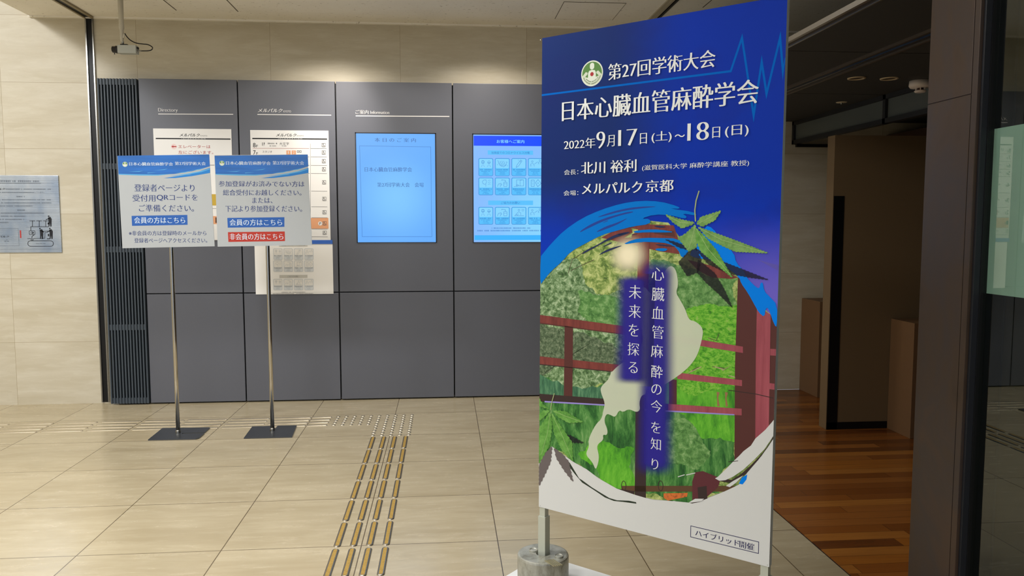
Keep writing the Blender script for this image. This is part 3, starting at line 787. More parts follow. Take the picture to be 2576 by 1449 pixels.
# ---- information screens (lit)
def display(x0, y0, x1, y1, label, dx=0.):
    a, b = onY(x0, y0, YP - .004), onY(x1, y1, YP - .004)
    t_ = thing('display_screen', ((a.x + b.x) / 2, YP, b.z), label, 'screen')
    bm = bmesh.new(); e = .008
    for q in ((a.x - e, a.x, b.z - .003, a.z + e), (b.x, b.x + e, b.z - .003, a.z + e), (a.x - e, b.x + e, a.z, a.z + e), (a.x - e, b.x + e, b.z - .003, b.z)): bx(bm, q[0], q[1], YP - .005, YP - .001, q[2], q[3])
    obj('bezel', bm, mat('bezel_dark', (40, 42, 50), .4), t_)
    return t_, a, b
def screen_glow(name, c0, c1, ctr, r, s=1.):
    mt, t, bb = newmat(name); tc = N(t, 'ShaderNodeTexCoord'); d = N(t, 'ShaderNodeVectorMath', operation='DISTANCE'); t.links.new(tc.outputs['UV'], d.inputs[0]); d.inputs[1].default_value = ctr
    c = mixc(t, mapr(t, d.outputs['Value'], 0, r, 0, 1, True), lin(c0), lin(c1)); t.links.new(c, bb.inputs['Emission Color']); bb.inputs['Emission Strength'].default_value = s
    bb.inputs['Base Color'].default_value = (.01, .01, .012, 1); bb.inputs['Roughness'].default_value = .3
    return mt
SS = Surf((0, YP - .0035, 0), (1, 0, 0), (0, 0, 1))
t_, a, b = display(895.5, 335.5, 1096.5, 609, 'bright blue screen with a plain event notice inside a thin frame')
A = Art(SS, Z3)
A.uvpoly([(a.x, b.z), (b.x, b.z), (b.x, a.z), (a.x, a.z)], screen_glow('screen_blue_plain', (122, 196, 255), (98, 172, 252), ((a.x + b.x) / 2, b.z + .35, 0), .42), 0)
dk = emis('screen_ink_dark', (44, 92, 160)); dk2 = emis('screen_ink_line', (62, 124, 200)); dk3 = emis('screen_ink_pale', (96, 146, 214))
A.text('本 日 の ご 案 内', (285, 368), (642, 406), dk, 1); A.stroke([(154, 438), (771, 447), (781, 1226), (176, 1226)], .003, dk2, 1, closed=True)
A.text('日本心臓血管麻酔学会', (198, 622), (608, 664), dk, 1); A.text('第27回学術大会　会場', (308, 755), (710, 796), dk, 1)
A.build('screen_image', t_)
x2 = 1366 + 1193 - 1190 + 24
t_, a, b = display(1190.5, 338.5, 1395, 608.5, 'bright blue screen of safety pictograms, partly hidden by the tall banner')
A = Art(SS, Zm(1180, 330, 4.996))
A.uvpoly([(a.x, b.z), (b.x, b.z), (b.x, a.z), (a.x, a.z)], screen_glow('screen_blue_icons', (136, 214, 255), (132, 186, 255), (b.x - .1, b.z + .2, 0), .6), 0)
sh = emis('screen_head_blue', (0, 72, 255)); si = emis('screen_white', (150, 236, 255))
A.rect(57, 57, 1070, 190, sh, 1); A.text('お客様へご案内', (347, 107), (694, 152), si, 2, .006, -.004)
guidance(A, 0, 0, 1., emis('screen_line', (18, 104, 190)), emis('screen_fill', (84, 190, 252)), emis('screen_fill_pale', (132, 212, 255)), emis('screen_bar', (88, 192, 252)), emis('screen_text', (44, 112, 190)), '')
A.rect(70, 1308, 1060, 1366, emis('screen_foot', (56, 178, 255)), 1)
A.build('screen_image', t_)

# ---- brushed metal notice on the left wall
bm, a, b = px_box(-130, 440.5, 155, 635, YW - .012, YW - .0005, bev=.001)
t_ = thing('metal_notice', ((a.x + b.x) / 2, YW, b.z), 'brushed steel notice plate with a tank diagram on the left stone wall', 'notice plate')
mt, tt, bb = newmat('notice_steel'); tc = N(tt, 'ShaderNodeTexCoord')
nz = noise(tt, tc.outputs['Object'], 5, 3, .6, (1, 1, .5)); n2 = noise(tt, tc.outputs['Object'], 60, 2, .5, (.02, 1, 4))
tt.links.new(mixc(tt, mapr(tt, nz, .3, .7), lin((150, 168, 192)), lin((206, 214, 222))), bb.inputs['Base Color']); bb.inputs['Metallic'].default_value = .6  # pale bluish tones put the plate's reflections into its base colour
tt.links.new(mapr(tt, n2, .2, .8, .2, .34), bb.inputs['Roughness'])
obj('plate', bm, mt, t_)
A = Art(Surf((0, YW - .0122, 0), (1, 0, 0), (0, 0, 1)), Zm(0, 420, 4.26)); gi = mat('notice_grey_ink', (96, 104, 116), .5); bi = mat('notice_black_ink', (26, 28, 34), .5)
A.micro(-420, 140, 436, 164, gi, 1); A.rect(-420, 171, 438, 178, bi, 1); A.stroke([(438, 177), (580, 178)], .0015, gi, 1)
A.text('メルパルク', (-120, 226), (55, 248), bi, 1, .02, -.01, shear=.32); A.micro(60, 231, 545, 245, gi, 1); A.micro(-420, 265, 370, 279, gi, 1); A.text('しています。', (372, 264), (474, 280), gi, 1, 0, 0)
A.micro(176, 309, 262, 325, gi, 1)
for y, x1_ in ((344, 545), (377, 548), (411, 355)): A.micro(-420, y, x1_, y + 14, gi, 1)
A.micro(184, 454, 270, 470, gi, 1)
for y, x1_ in ((488, 470), (521, 268), (555, 258), (588, 95)): A.micro(-420, y, x1_, y + 14, gi, 1)
A.frame(-300, 662, 205, 845, .002, gi, 1); A.text('メルパルク', (-90, 736), (100, 756), bi, 1, .02, -.01, shear=.32); A.micro(48, 790, 96, 802, gi, 1); A.poly([(68, 783), (74, 774), (80, 783)], gi, 1)
A.rect(211, 679, 230, 762, red_ink, 1); A.micro(236, 690, 248, 750, gi, 1)
A.stroke([(-420, 884), (640, 879)], .0015, gi, 1)
# diagram: buried tank, pump, pipes, three people drawing water
st = .0042
(tu0, tv1), (tu1, tv0) = A.at(297, 792), A.at(573, 850); A.stroke_uv(rrect(tu0, tv0, tu1, tv1, (tv1 - tv0) / 2 - .001, 6), st, bi, 1, closed=True)
A.micro(385, 816, 486, 825, gi, 1); A.frame(313, 684, 375, 725, st * .8, bi, 1, .004); A.ring(344, 704, .008, .003, bi, 1); A.disc(353, 706, .006, bi, 1)
A.stroke([(330, 684), (330, 640), (523, 640)], st, bi, 1)
for x in (348, 421, 490): A.stroke([(x, 640), (x, 577)], st, bi, 1)
for x0, x1_ in ((316, 376), (389, 449), (462, 520)): A.stroke([(x0, 577), (x1_, 577)], st, bi, 1)
A.stroke([(344, 725), (366, 727), (342, 745), (344, 792)], st, bi, 1); A.stroke([(294, 768), (330, 768), (334, 790)], st * .8, bi, 1); A.stroke([(354, 790), (358, 768), (480, 764), (482, 702), (505, 702)], st * .8, bi, 1)
A.stroke([(282, 646), (325, 646)], .0015, gi, 1); A.stroke([(462, 690), (480, 690), (520, 686)], st * .8, bi, 1)
for x, y, f in ((530, 520, -1), (440, 652, 1), (542, 652, -1)):
    A.disc(x - f * 2 - 10, y + 8, .0058, bi, 1)
    A.poly([(x - 16, y + 22), (x + 10, y + 14), (x + 24, y + 38), (x + 22, y + 118), (x + 10, y + 122), (x + 4, y + 80), (x, y + 118), (x - 10, y + 118), (x - 10, y + 60)], bi, 1)
    A.stroke([(x, y + 30), (x + f * 34 - 4, y + 46)], .0055, bi, 1)
A.rect(510, 596, 526, 616, bi, 1); A.rect(512, 718, 528, 742, bi, 1); A.rect(504, 766, 536, 774, bi, 1)
A.build('print', t_)

# ================================================================== POLE SIGNS
YS = 5.40
hdr = None
def header_blue():
    mt, t, b = newmat('header_blue'); tc = N(t, 'ShaderNodeTexCoord')
    n = noise(t, tc.outputs['UV'], 9, 3, .5, (.4, 3, 1)); t.links.new(mixc(t, mapr(t, n, .35, .65), lin((22, 92, 168)), lin((24, 104, 190))), b.inputs['Base Color'])
    b.inputs['Roughness'].default_value = .4
    return mt
hdr = header_blue()
sgrey = mat('sign_sheet_grey', (174, 178, 180), .45); navy = mat('navy_ink', (46, 62, 116), .5); hsil = mat('header_silver', (208, 220, 232), .5)
barblue = mat('bar_blue', (44, 92, 168), .45); barred = mat('bar_red', (176, 54, 42), .45)
sky1 = mat('wave_light', (92, 168, 216), .45); sky2 = mat('wave_mid', (36, 124, 200), .45)
emg = mat('emblem_green', (84, 132, 62), .5); emw = mat('emblem_white', (220, 228, 214), .5); emr = mat('emblem_red', (168, 40, 48), .5); empale = mat('emblem_pale', (206, 216, 194), .5)
def emblem(A, u, v, R, L, letters):
    def P(pts): return [(u + x * R, v + y * R) for x, y in pts]
    circ = lambda r, cx=0, cy=0, n=36: [(cx + r * math.cos(2 * math.pi * k / n), cy + r * math.sin(2 * math.pi * k / n)) for k in range(n)]
    A.uvpoly(P(circ(1)), emw, L); A.uvpoly(P(circ(.9)), emg, L + 1)
    # pale lower crescent, hands and body
    A.uvpoly(P([(.9 * math.cos(math.radians(d)), .9 * math.sin(math.radians(d))) for d in range(188, 353, 5)] + [(.62, -.22), (.2, -.36), (-.2, -.36), (-.62, -.22)]), empale, L + 2)
    A.uvpoly(P(rrect(-.2, .30, .2, .82, .19)), emw, L + 2)
    A.uvpoly(P([(-.36, .05), (-.26, .22), (0, .28), (.26, .22), (.36, .05), (.36, -.3), (.62, -.36), (0, -.62), (-.62, -.36), (-.36, -.3)]), emw, L + 3)
    for s in (-1, 1): A.uvpoly(P([(s * .92, -.20), (s * .58, .16), (s * .42, .12), (s * .40, -.02), (s * .74, -.34)]), empale, L + 3)
    A.uvpoly(P(circ(.16, 0, -.06)), emr, L + 4)
    if letters:
        for body, rr, a0, a1, hgt in (('Japanese Society of', .64, 218, 326, .09), ('Cardiovascular Anesthesiologists', .80, 200, 340, .095)):
            for i, ch in enumerate(body):
                if ch == ' ': continue
                d = math.radians(a0 + (a1 - a0) * i / (len(body) - 1)); cx, cy = rr * math.cos(d), rr * math.sin(d); w = .032 if ch not in 'il' else .012
                hh = hgt / 2 * (1 if ch in 'JSCAdilhf' else .72)
                A.text(ch, None, None, mat('emblem_text', (62, 92, 50), .5), L + 5, .0, 0., uvbox=(u + (cx - w) * R, v + (cy - hh) * R, u + (cx + w) * R, v + (cy + hh) * R), rot=d + math.pi / 2)
def pole_sign(corners, pole_px, base_px, slot, label, draw):
    Pq = [onY(x, y, YS) for x, y in corners]
    bx_, by_ = base_px
    pc = onZ(bx_, by_, .006); xp = pc.x
    yp = YS + .02
    t_ = thing('pole_sign', (xp, yp, 0), label, 'sign stand', 'pole signs in front of the information wall')
    # flat steel base with an open slot
    c0, c1 = slot[1]
    bm = bmesh.new(); q = slot[0]
    prism(bm, [Vector((x, y, .001)) for x, y in q], Vector((0, 0, .006)))
    obj('base_plate', bm, mat('base_plate_steel', (94, 98, 104), .32, .75), t_)
    bm = tube(bmesh.new(), [(xp, yp, .004), (xp, yp, .65), (xp, yp, 1.25), (xp, yp, Pq[0].z - .05)], .0135, 20)
    obj('pole', bm, chrome_m, t_, True)
    bm = lathe(bmesh.new(), [(.017, .007), (.017, .022), (.0136, .026)], xp, yp, 20)
    obj('collar', bm, steel_m, t_, True)
    bm = box(xp - .05, xp + .05, YS + .006, YS + .012, Pq[0].z - .36, Pq[0].z - .10); obj('clamp', bm, steel_m, t_)
    o = obj('sign_board', prism(bmesh.new(), Pq, Vector((0, .005, 0))), sgrey, t_)
    A = Art(Surf((0, YS, 0), (1, 0, 0), (0, 0, 1)), Z2, .0003); draw(A); A.build('printed_face', t_)
def wave(A, x0, x1, dy):
    # blue header with a brushed lower edge
    A.poly([(x0, 500 + dy * 10), (x1, 490 + dy * 0), (x1 + 5, 588), (x0 + 620, 628), (x0 + 480, 650), (x0 + 330, 660), (x0 + 160, 660), (x0 + 9, 654)], hdr, 1)
    f = lambda pts: [(x0 + x, y) for x, y in pts]
    k = (x1 - x0) / 762
    A.poly(f([(380 * k, 686), (470 * k, 672), (600 * k, 655), (768 * k, 600), (768 * k, 642), (620 * k, 668), (480 * k, 684)]), sky2, 2)
    A.poly(f([(10, 650), (200 * k, 654), (330 * k, 656), (460 * k, 650), (340 * k, 664), (190 * k, 664), (10, 657)]), sky1, 2)
    A.poly(f([(430 * k, 666), (560 * k, 652), (700 * k, 625), (766 * k, 606), (766 * k, 612), (700 * k, 634), (560 * k, 660)]), sky1, 3)
    for a in ([(90, 632), (180, 628), (215, 624), (180, 633)], [(300, 622), (390, 612), (420, 606), (390, 617)], [(470, 646), (560, 634), (640, 618), (560, 640)], [(610, 622), (680, 610), (740, 596), (680, 616)], [(250, 640), (330, 638), (250, 645)]):
        A.poly(f([(x * k, y) for x, y in a]), sky1, 3)
def draw_left(A):
    wave(A, 51, 812, 0); u, v = A.at(114, 571); emblem(A, u, v, .0165, 3, False)
    A.text('日本心臓血管麻酔学会', (148, 553), (511, 583), hsil, 3, .012, -.01); A.text('第27回学術大会', (527, 549), (782, 579), hsil, 3, .012, -.01)
    A.text('登録者ページより', (190, 735), (690, 797), navy, 1, .011, -.01); A.text('受付用', (176, 822), (366, 880), navy, 1, .011, -.01); A.text('QR', (376, 824), (474, 874), navy, 1, .02, -.02); A.text('コードを', (482, 820), (716, 870), navy, 1, .011, -.01); A.text('ご準備ください。', (228, 905), (685, 963), navy, 1, .011, -.01)
    A.poly([(168, 998), (630, 990), (632, 1072), (172, 1081)], barblue, 1); A.text('会員の方はこちら', (189, 1008), (612, 1060), hsil, 2, .012, -.01)
    A.text('※非会員の方は登録時のメールから', (145, 1122), (788, 1160), navy, 1, .008, -.006); A.text('登録者ページへアクセスください。', (190, 1182), (795, 1220), navy, 1, .008, -.006)
def draw_right(A):
    wave(A, 855, 1628, 0); u, v = A.at(917, 562); emblem(A, u, v, .0165, 3, False)
    A.text('日本心臓血管麻酔学会', (950, 545), (1320, 577), hsil, 3, .012, -.01); A.text('第27回学術大会', (1337, 543), (1597, 576), hsil, 3, .012, -.01)
    A.text('参加登録がお済みでない方は', (890, 708), (1600, 758), navy, 1, .011, -.01); A.text('総合受付にお越しください。', (925, 780), (1575, 830), navy, 1, .011, -.01)
    A.text('または、', (1168, 847), (1335, 893), navy, 1, .011, -.01); A.text('下記より参加登録ください。', (945, 912), (1580, 965), navy, 1, .011, -.01)
    A.poly([(961, 1015), (1434, 1009), (1434, 1089), (965, 1096)], barblue, 1); A.text('会員の方はこちら', (980, 1026), (1415, 1078), hsil, 2, .012, -.01)
    A.poly([(966, 1133), (1437, 1127), (1439, 1207), (970, 1214)], barred, 1); A.text('非会員の方はこちら', (980, 1144), (1425, 1196), hsil, 2, .012, -.01)
q1 = [(-1.974, 5.255), (-1.665, 5.252), (-1.648, 5.27), (-1.648, 5.385), (-1.80, 5.385), (-1.80, 5.408), (-1.652, 5.408), (-1.655, 5.54), (-1.985, 5.556)]
q2 = [(-1.35, 5.242), (-1.034, 5.243), (-1.058, 5.547), (-1.19, 5.547), (-1.195, 5.40), (-1.215, 5.40), (-1.222, 5.545), (-1.366, 5.541)]
pole_sign([(295, 393), (526, 388), (540, 619.5), (308, 624.5)], (433, 622), (447.5, 1089), (q1, (0, 0)), 'grey and blue pole sign nearest the louvre screen, with one blue bar', draw_left)
pole_sign([(539.5, 390.5), (773, 388.5), (785, 616.5), (547.5, 620.5)], (668, 618), (682.5, 1086.5), (q2, (0, 0)), 'grey and blue pole sign with blue and red bars, before floor guide board', draw_right)

# ================================================================== TACTILE PAVING
ORD = ['first', 'second', 'third', 'fourth', 'fifth', 'sixth', 'seventh', 'eighth', 'ninth', 'tenth']
tac = mat('tactile_steel', (214, 204, 184), .3, .9); ins = noise_paint('tactile_insert', [(160, 128, 60), (178, 146, 76), (140, 112, 56)], 160, (1, 1, 1), .7, 2, False)
tac_bronze = mat('tactile_steel_rim', (166, 158, 144), .28, .9)
def stadium(hw, hl, n=8):
    return [(hw * math.cos(a), hl - hw + hw * math.sin(a)) for a in [math.pi * k / n for k in range(n + 1)]] + [(hw * math.cos(a), -hl + hw + hw * math.sin(a)) for a in [math.pi + math.pi * k / n for k in range(n + 1)]]
def loft(bm, rings, mi=0, cap=True):
    R = [[bm.verts.new(p) for p in r] for r in rings]; n = len(R[0])
    for a, b in zip(R, R[1:]):
        for k in range(n): bm.faces.new([a[k], a[(k + 1) % n], b[(k + 1) % n], b[k]]).material_index = mi
    if cap: bm.faces.new(R[-1]).material_index = mi
    return bm
def near_bar():
    root = thing('tactile_guide_bar', (0, 0, 0), 'x', 'tactile bar', 'yellow-centred tactile bars running towards the camera')
    hw, hl = .0165, .1415
    S = lambda d, z: [(x, y, z) for x, y in stadium(hw - d, hl - d)]
    bm = loft(bmesh.new(), [S(0, 0.0003), S(.002, .0035), S(.005, .0052), S(.0080, .0052), S(.0087, .0042)], cap=True)
    obj('rim', bm, tac_bronze, root, False, True)
    bm = loft(bmesh.new(), [S(.0086, .0040), S(.0086, .0047), S(.0093, .0049)])
    obj('insert', bm, ins, root, False, True)
    return root
def copy_thing(root):
    r = root.copy(); COL.objects.link(r)
    for ch in root.children:
        c = ch.copy(); COL.objects.link(c); c.parent = r
    return r
proto = near_bar(); first = True
XB = [-.4885, -.4165, -.345, -.2715]
for j in range(8):
    for i, x in enumerate(XB):
        o = proto if first else copy_thing(proto); first = False
        o.location = (x, 5.062 - .3035 * j, 0)
        o['label'] = 'steel tactile bar with yellow insert, %s from the left, %s row after the studs' % (ORD[i], ORD[j])
def far_bar(L):
    hw, hl = .0125, L / 2
    S = lambda d, z: [(y, x, z) for x, y in stadium(hw - d, hl - d)]
    bm = loft(bmesh.new(), [S(0, .0003), S(.0015, .0022), S(.0045, .0042), S(.008, .0050)])
    return obj('tactile_guide_bar', bm, tac, None, True)
fb, sb = far_bar(.284), far_bar(.150); uf = us = False
YR = [5.783, 5.705, 5.627, 5.549]
for j, y in enumerate(YR):
    for i in range(9):
        o = fb if not uf else fb.copy()
        if uf: COL.objects.link(o)
        uf = True
        o.location = (-1.137 - .3045 * i, y, 0)
        tag(o, 'polished tactile bar, %s row from the wall, %s full bar left of studs' % (ORD[j], ORD[i]), 'tactile bar', 'polished tactile bars running along the wall')
    o = sb if not us else sb.copy()
    if us: COL.objects.link(o)
    us = True
    o.location = (-.919, y, 0)
    tag(o, 'short polished tactile bar ending at the studs, %s row from the wall' % ORD[j], 'tactile bar', 'short tactile bars beside the studs')
bm = lathe(bmesh.new(), [(.0145, .0003), (.0135, .0025), (.010, .0044), (.006, .005), (0, .005)], 0, 0, 20)
dm = obj('tactile_stud', bm, tac, None, True); ud = False
for i in range(10):
    for j in range(10 if i >= 5 else 5):
        o = dm if not ud else dm.copy()
        if ud: COL.objects.link(o)
        ud = True
        o.location = (-.800 + .0607 * i, 5.793 - .0608 * j, 0)
        tag(o, 'round tactile stud, %s column from the left, %s row from the wall' % (ORD[i], ORD[j]), 'tactile stud', 'round tactile studs at the bend')

# ================================================================== SECURITY CAMERA
yc = 5.81; grey_paint = mat('camera_grey', (176, 178, 170), .45); ivory = mat('camera_bracket', (190, 184, 168), .4)
cx = onY(304, 30, yc).x
t_ = thing('security_camera', (cx, yc, ZC), 'grey box security camera on a white pole from the lobby ceiling', 'security camera')
obj('ceiling_plate', lathe(bmesh.new(), [(0, ZC - .012), (.066, ZC - .012), (.070, ZC - .008), (.070, ZC - .0005)], cx, yc, 36), mat('plate_grey', (140, 130, 112), .5), t_, True)
zz = lambda y: onY(305, y, yc).z
bm = lathe(bmesh.new(), [(.0185, ZC - .012), (.0165, zz(60)), (.0175, zz(62)), (.0175, zz(72)), (.013, zz(74)), (.012, zz(100)), (.009, zz(104)), (.009, zz(109)), (0, zz(109))], cx, yc, 24)
obj('pole', bm, ivory, t_, True)
k0 = onY(313, 92, yc); bm = lathe(bmesh.new(), [(0, -.014), (.006, -.014), (.006, .014), (0, .014)], 0, 0, 14, M=Matrix.Translation((k0.x, yc - .012, k0.z)) @ Matrix.Rotation(.2, 4, 'Y'))
obj('clamp_knob', bm, ivory, t_)
bm = lathe(bmesh.new(), [(0, zz(114)), (.007, zz(113)), (.006, zz(104))], cx + .006, yc, 14); obj('ball_joint', bm, steel_m, t_, True)
a, b = onY(299, 115, yc), onY(346, 136, yc); hx = .03
bm = box(a.x, b.x, yc - hx, yc + hx, b.z, a.z, bev=.002); obj('housing', bm, grey_paint, t_)
c_ = onY(313, 113, yc); obj('mount_shoe', box(c_.x - .022, c_.x + .026, yc - .02, yc + .02, a.z, a.z + .009, bev=.003), black_m, t_)
zl = (a.z + b.z) / 2 + .001; x_l = onY(283, 120, yc).x
RY = Matrix.Rotation(-math.pi / 2, 4, 'Y')
bm = lathe(bmesh.new(), [(.0, 0), (.026, 0), (.026, .02), (.022, .021), (.022, .043), (.017, .046), (.015, .04), (0, .04)], 0, 0, 28, M=Matrix.Translation((a.x, yc, zl)) @ RY)
lo = obj('lens', bm, mat('lens_black', (34, 32, 33), .35), t_, True)
obj('lens_screw', box(a.x - .033, a.x - .029, yc - .003, yc + .003, zl - .034, zl - .02), black_m, t_)
obj('connector', lathe(bmesh.new(), [(.006, 0), (.006, .026), (.004, .028), (0, .028)], 0, 0, 12, M=Matrix.Translation((b.x, yc, zl - .006)) @ Matrix.Rotation(math.pi / 2, 4, 'Y')), steel_m, t_)
obj('terminal', box(b.x, b.x + .008, yc - .012, yc + .012, zl + .006, zl + .018), black_m, t_)
pts = [onY(x, y, yc) for x, y in ((314, 84), (319, 92), (328, 101), (342, 108), (358, 110.5), (371, 112), (380, 116), (384, 121), (380, 126), (372, 127.8), (357, 128))]
from mathutils.geometry import interpolate_bezier
fine = []
for i in range(len(pts) - 1):
    p0 = pts[max(i - 1, 0)]; p1, p2 = pts[i], pts[i + 1]; p3 = pts[min(i + 2, len(pts) - 1)]
    fine += list(interpolate_bezier(p1, p1 + (p2 - p0) / 6, p2 - (p3 - p1) / 6, p2, 5))[:-1]
fine.append(pts[-1]); obj('cable', tube(bmesh.new(), fine, .0035, 8), black_m, t_, True)
# hatch in the ceiling
h0, h1 = onZ(1409, 26, ZC), onZ(1556, 30, ZC)
bm = bmesh.new(); hx0, hx1, hy0, hy1 = .875, 1.325, 5.70, 6.16
bx(bm, hx0, hx1, hy0, hy1, ZC - .003, ZC - .0005, 0)
for q in ((hx0 - .004, hx0, hy0, hy1), (hx1, hx1 + .004, hy0, hy1), (hx0 - .004, hx1 + .004, hy0 - .004, hy0), (hx0 - .004, hx1 + .004, hy1, hy1 + .004)): bx(bm, q[0], q[1], q[2], q[3], ZC - .0025, ZC - .0005, 1)
tag(obj('access_hatch', bm, [ceilm, joint_m]), 'square access hatch in the pale ceiling behind the tall banner', 'ceiling hatch')

# ================================================================== TALL BANNER
BL, BR = Vector((.3608, 2.9544, .3247)), Vector((1.0376, 2.3502, .3247))
BW = (BR - BL).length; BH = 1.8
BU = (BR - BL).normalized(); BV = Vector((.0056, .0009, 1)).normalized()
SBn = Surf(BL, BU, BV); BN = SBn.N
board_w = mat('board_white', (214, 214, 210), .42); alu = mat('grey_aluminium', (186, 190, 190), .45, .0); post_m = mat('post_ivory', (190, 194, 182), .4, .2)
bt = thing('banner_stand', (.70, 2.655, 0), 'tall blue event banner board with a garden picture on two pale posts', 'banner')
TH = .022
bm = prism(bmesh.new(), [SBn.pt(u, v, -.0005) for u, v in ((0, 0), (BW, 0), (BW, BH), (0, BH))], -BN * TH)
for f in bm.faces: f.material_index = 1
bm.normal_update()
for f in bm.faces:
    if abs(f.normal.dot(BN)) > .99: f.material_index = 0
obj('board', bm, [board_w, alu], bt)
sheet = Art(SBn, P1, .0001); sheet.clip = (BW, BH)
Z5, Z6, Z7 = Zm(1350, 0, 2.898), Zm(1350, 460, 2.898), Zm(1340, 900, 2.639)
# --- inks
def blue_ground():
    mt, t, b = newmat('blue_ground'); tc = N(t, 'ShaderNodeTexCoord'); s = N(t, 'ShaderNodeSeparateXYZ'); t.links.new(tc.outputs['UV'], s.inputs[0])
    u, v = s.outputs[0], s.outputs[1]
    c = mixc(t, mapr(t, u, .28, .62, 0, 1, True), lin((24, 46, 108)), lin((10, 50, 168)))
    # the darker navy of the upper left gives way to clearer blue lower down, violet at the right edge
    c = mixc(t, mapr(t, v, 1.30, 1.0, 0, .8, True), c, lin((8, 54, 192)))
    f = math_(t, 'MULTIPLY', mapr(t, v, 1.16, .86, 0, 1, True), mapr(t, u, .5, .9, 0, 1, True))
    c = mixc(t, f, c, lin((112, 100, 206)))
    n = noise(t, tc.outputs['UV'], 5, 3, .5, (1, 1, 1), .5); c = mixc(t, mapr(t, n, .5, .7, 0, .22), c, lin((34, 34, 104)))
    t.links.new(c, b.inputs['Base Color']); b.inputs['Roughness'].default_value = .5; b.inputs['Specular IOR Level'].default_value = .08
    return mt
gnd = blue_ground()
brush = mat('brush_blue', (0, 116, 208), .6, 0., .08); brush2 = mat('brush_sky', (0, 128, 240), .6, 0., .08); line_b = mat('trace_blue', (0, 100, 196), .6, 0., .05)
wh = mat('page_white', (212, 214, 214), .45); inkw = mat('lettering_white', (228, 232, 232), .45)
f_glow = noise_paint('trees_sunlit', [(58, 84, 40), (112, 140, 66), (176, 190, 116), (206, 210, 150)], 34)
f_dark = noise_paint('trees_shaded_print', [(34, 60, 32), (78, 112, 66), (140, 168, 124), (200, 212, 182)], 44)
f_grey = noise_paint('shrubs_print', [(36, 52, 32), (84, 104, 76), (140, 152, 124)], 76)
f_mid = noise_paint('bushes_print', [(44, 92, 38), (92, 142, 74), (148, 184, 122)], 42)
f_lawn = noise_paint('lawn_print', [(44, 110, 24), (80, 160, 34), (124, 190, 60), (150, 176, 96)], 52, (1, 1.5, 1))
w_dark = noise_paint('pond_print_dark', [(20, 66, 32), (44, 104, 44), (84, 142, 70), (132, 170, 108)], 14, (2.2, .55, 1))
w_lime = noise_paint('pond_print_bright', [(48, 120, 34), (86, 168, 40), (120, 196, 60)], 14, (2., .6, 1))
w_teal = noise_paint('pond_print_far', [(34, 78, 58), (66, 116, 84), (104, 150, 112)], 26, (3.5, .5, 1))
red1 = noise_paint('timber_print_red', [(100, 44, 42), (134, 64, 58)], 12, (3, .4, 1)); red2 = mat('timber_print_dark', (84, 44, 42), .5); red3 = noise_paint('timber_print_rose', [(140, 62, 74), (168, 84, 96)], 10, (4, .3, 1)); dkb = mat('timber_print_black', (54, 40, 40), .5)
vio = mat('violet_line_ink', (150, 140, 214), .5); orange = noise_paint('maple_print', [(120, 60, 30), (214, 116, 52), (150, 84, 56)], 24)
A = sheet
A.uvpoly([(0, .40), (BW, .52), (BW, BH), (0, BH)], gnd, 1)
# photograph inside the brush circle
ph = [Z6(20, 700), Z6(110, 560), Z6(230, 450), Z6(380, 340), Z6(560, 290), Z6(760, 270), Z6(960, 290), Z6(1080, 440), Z6(1230, 450), Z6(1400, 580), Z6(1500, 740), Z6(1640, 900), Z6(1752, 1000), Z7(1606, 420), Z7(1600, 545), Z7(1520, 650), Z7(1440, 740), Z7(1370, 840), Z7(1250, 895), Z7(1130, 940), Z7(1050, 960), Z7(940, 950), Z7(800, 940), Z7(690, 912), Z7(560, 868), Z7(440, 800), Z7(360, 740), Z7(270, 690), Z7(200, 640), Z7(128, 588), Z7(42, 700)]
A.poly(ph, f_glow, 2)
A.rough([(-5, 735), (110, 600), (200, 545), (330, 600), (380, 760), (520, 830), (660, 780), (700, 1100), (640, 1449), (-5, 1449)], f_dark, 3, Z6)
A.rough([(-5, 1000), (140, 1060), (260, 1090), (420, 1120), (560, 1180), (640, 1300), (560, 1400), (-5, 1410)], f_grey, 4, Z6)
A.rough([(830, 560), (1000, 590), (1180, 640), (1300, 700), (1470, 690), (1470, 960), (1200, 960), (1020, 900), (830, 1000)], f_mid, 3, Z6)
A.rough([(300, 790), (450, 820), (620, 860), (680, 980), (640, 1100), (420, 1020), (300, 940)], f_mid, 4, Z6)
A.rough([(1090, 930), (1200, 890), (1330, 900), (1470, 880), (1470, 1449), (1020, 1449), (1080, 1300)], f_lawn, 4, Z6)
# pond
A.rough([(42, 112), (560, 150), (700, 260), (1345, 200), (1345, 700), (1230, 800), (1240, 900), (1050, 958), (940, 948), (690, 910), (440, 798), (270, 688), (128, 588), (42, 690)], w_dark, 4, Z7)
A.rough([(42, 108), (560, 146), (680, 240), (42, 262)], w_teal, 5, Z7)
A.rough([(770, 130), (1345, 150), (1345, 560), (1150, 540), (1040, 420), (880, 330), (770, 270)], w_lime, 5, Z7)
A.rough([(960, 100), (1345, 140), (1345, 190), (1200, 215), (960, 210)], f_lawn, 6, Z7)
A.rough([(300, 640), (500, 560), (676, 600), (676, 860), (500, 840)], w_lime, 5, Z7)
A.rough([(880, 420), (1010, 400), (1100, 500), (1180, 620), (1060, 740), (900, 700), (780, 560)], f_mid, 6, Z7)
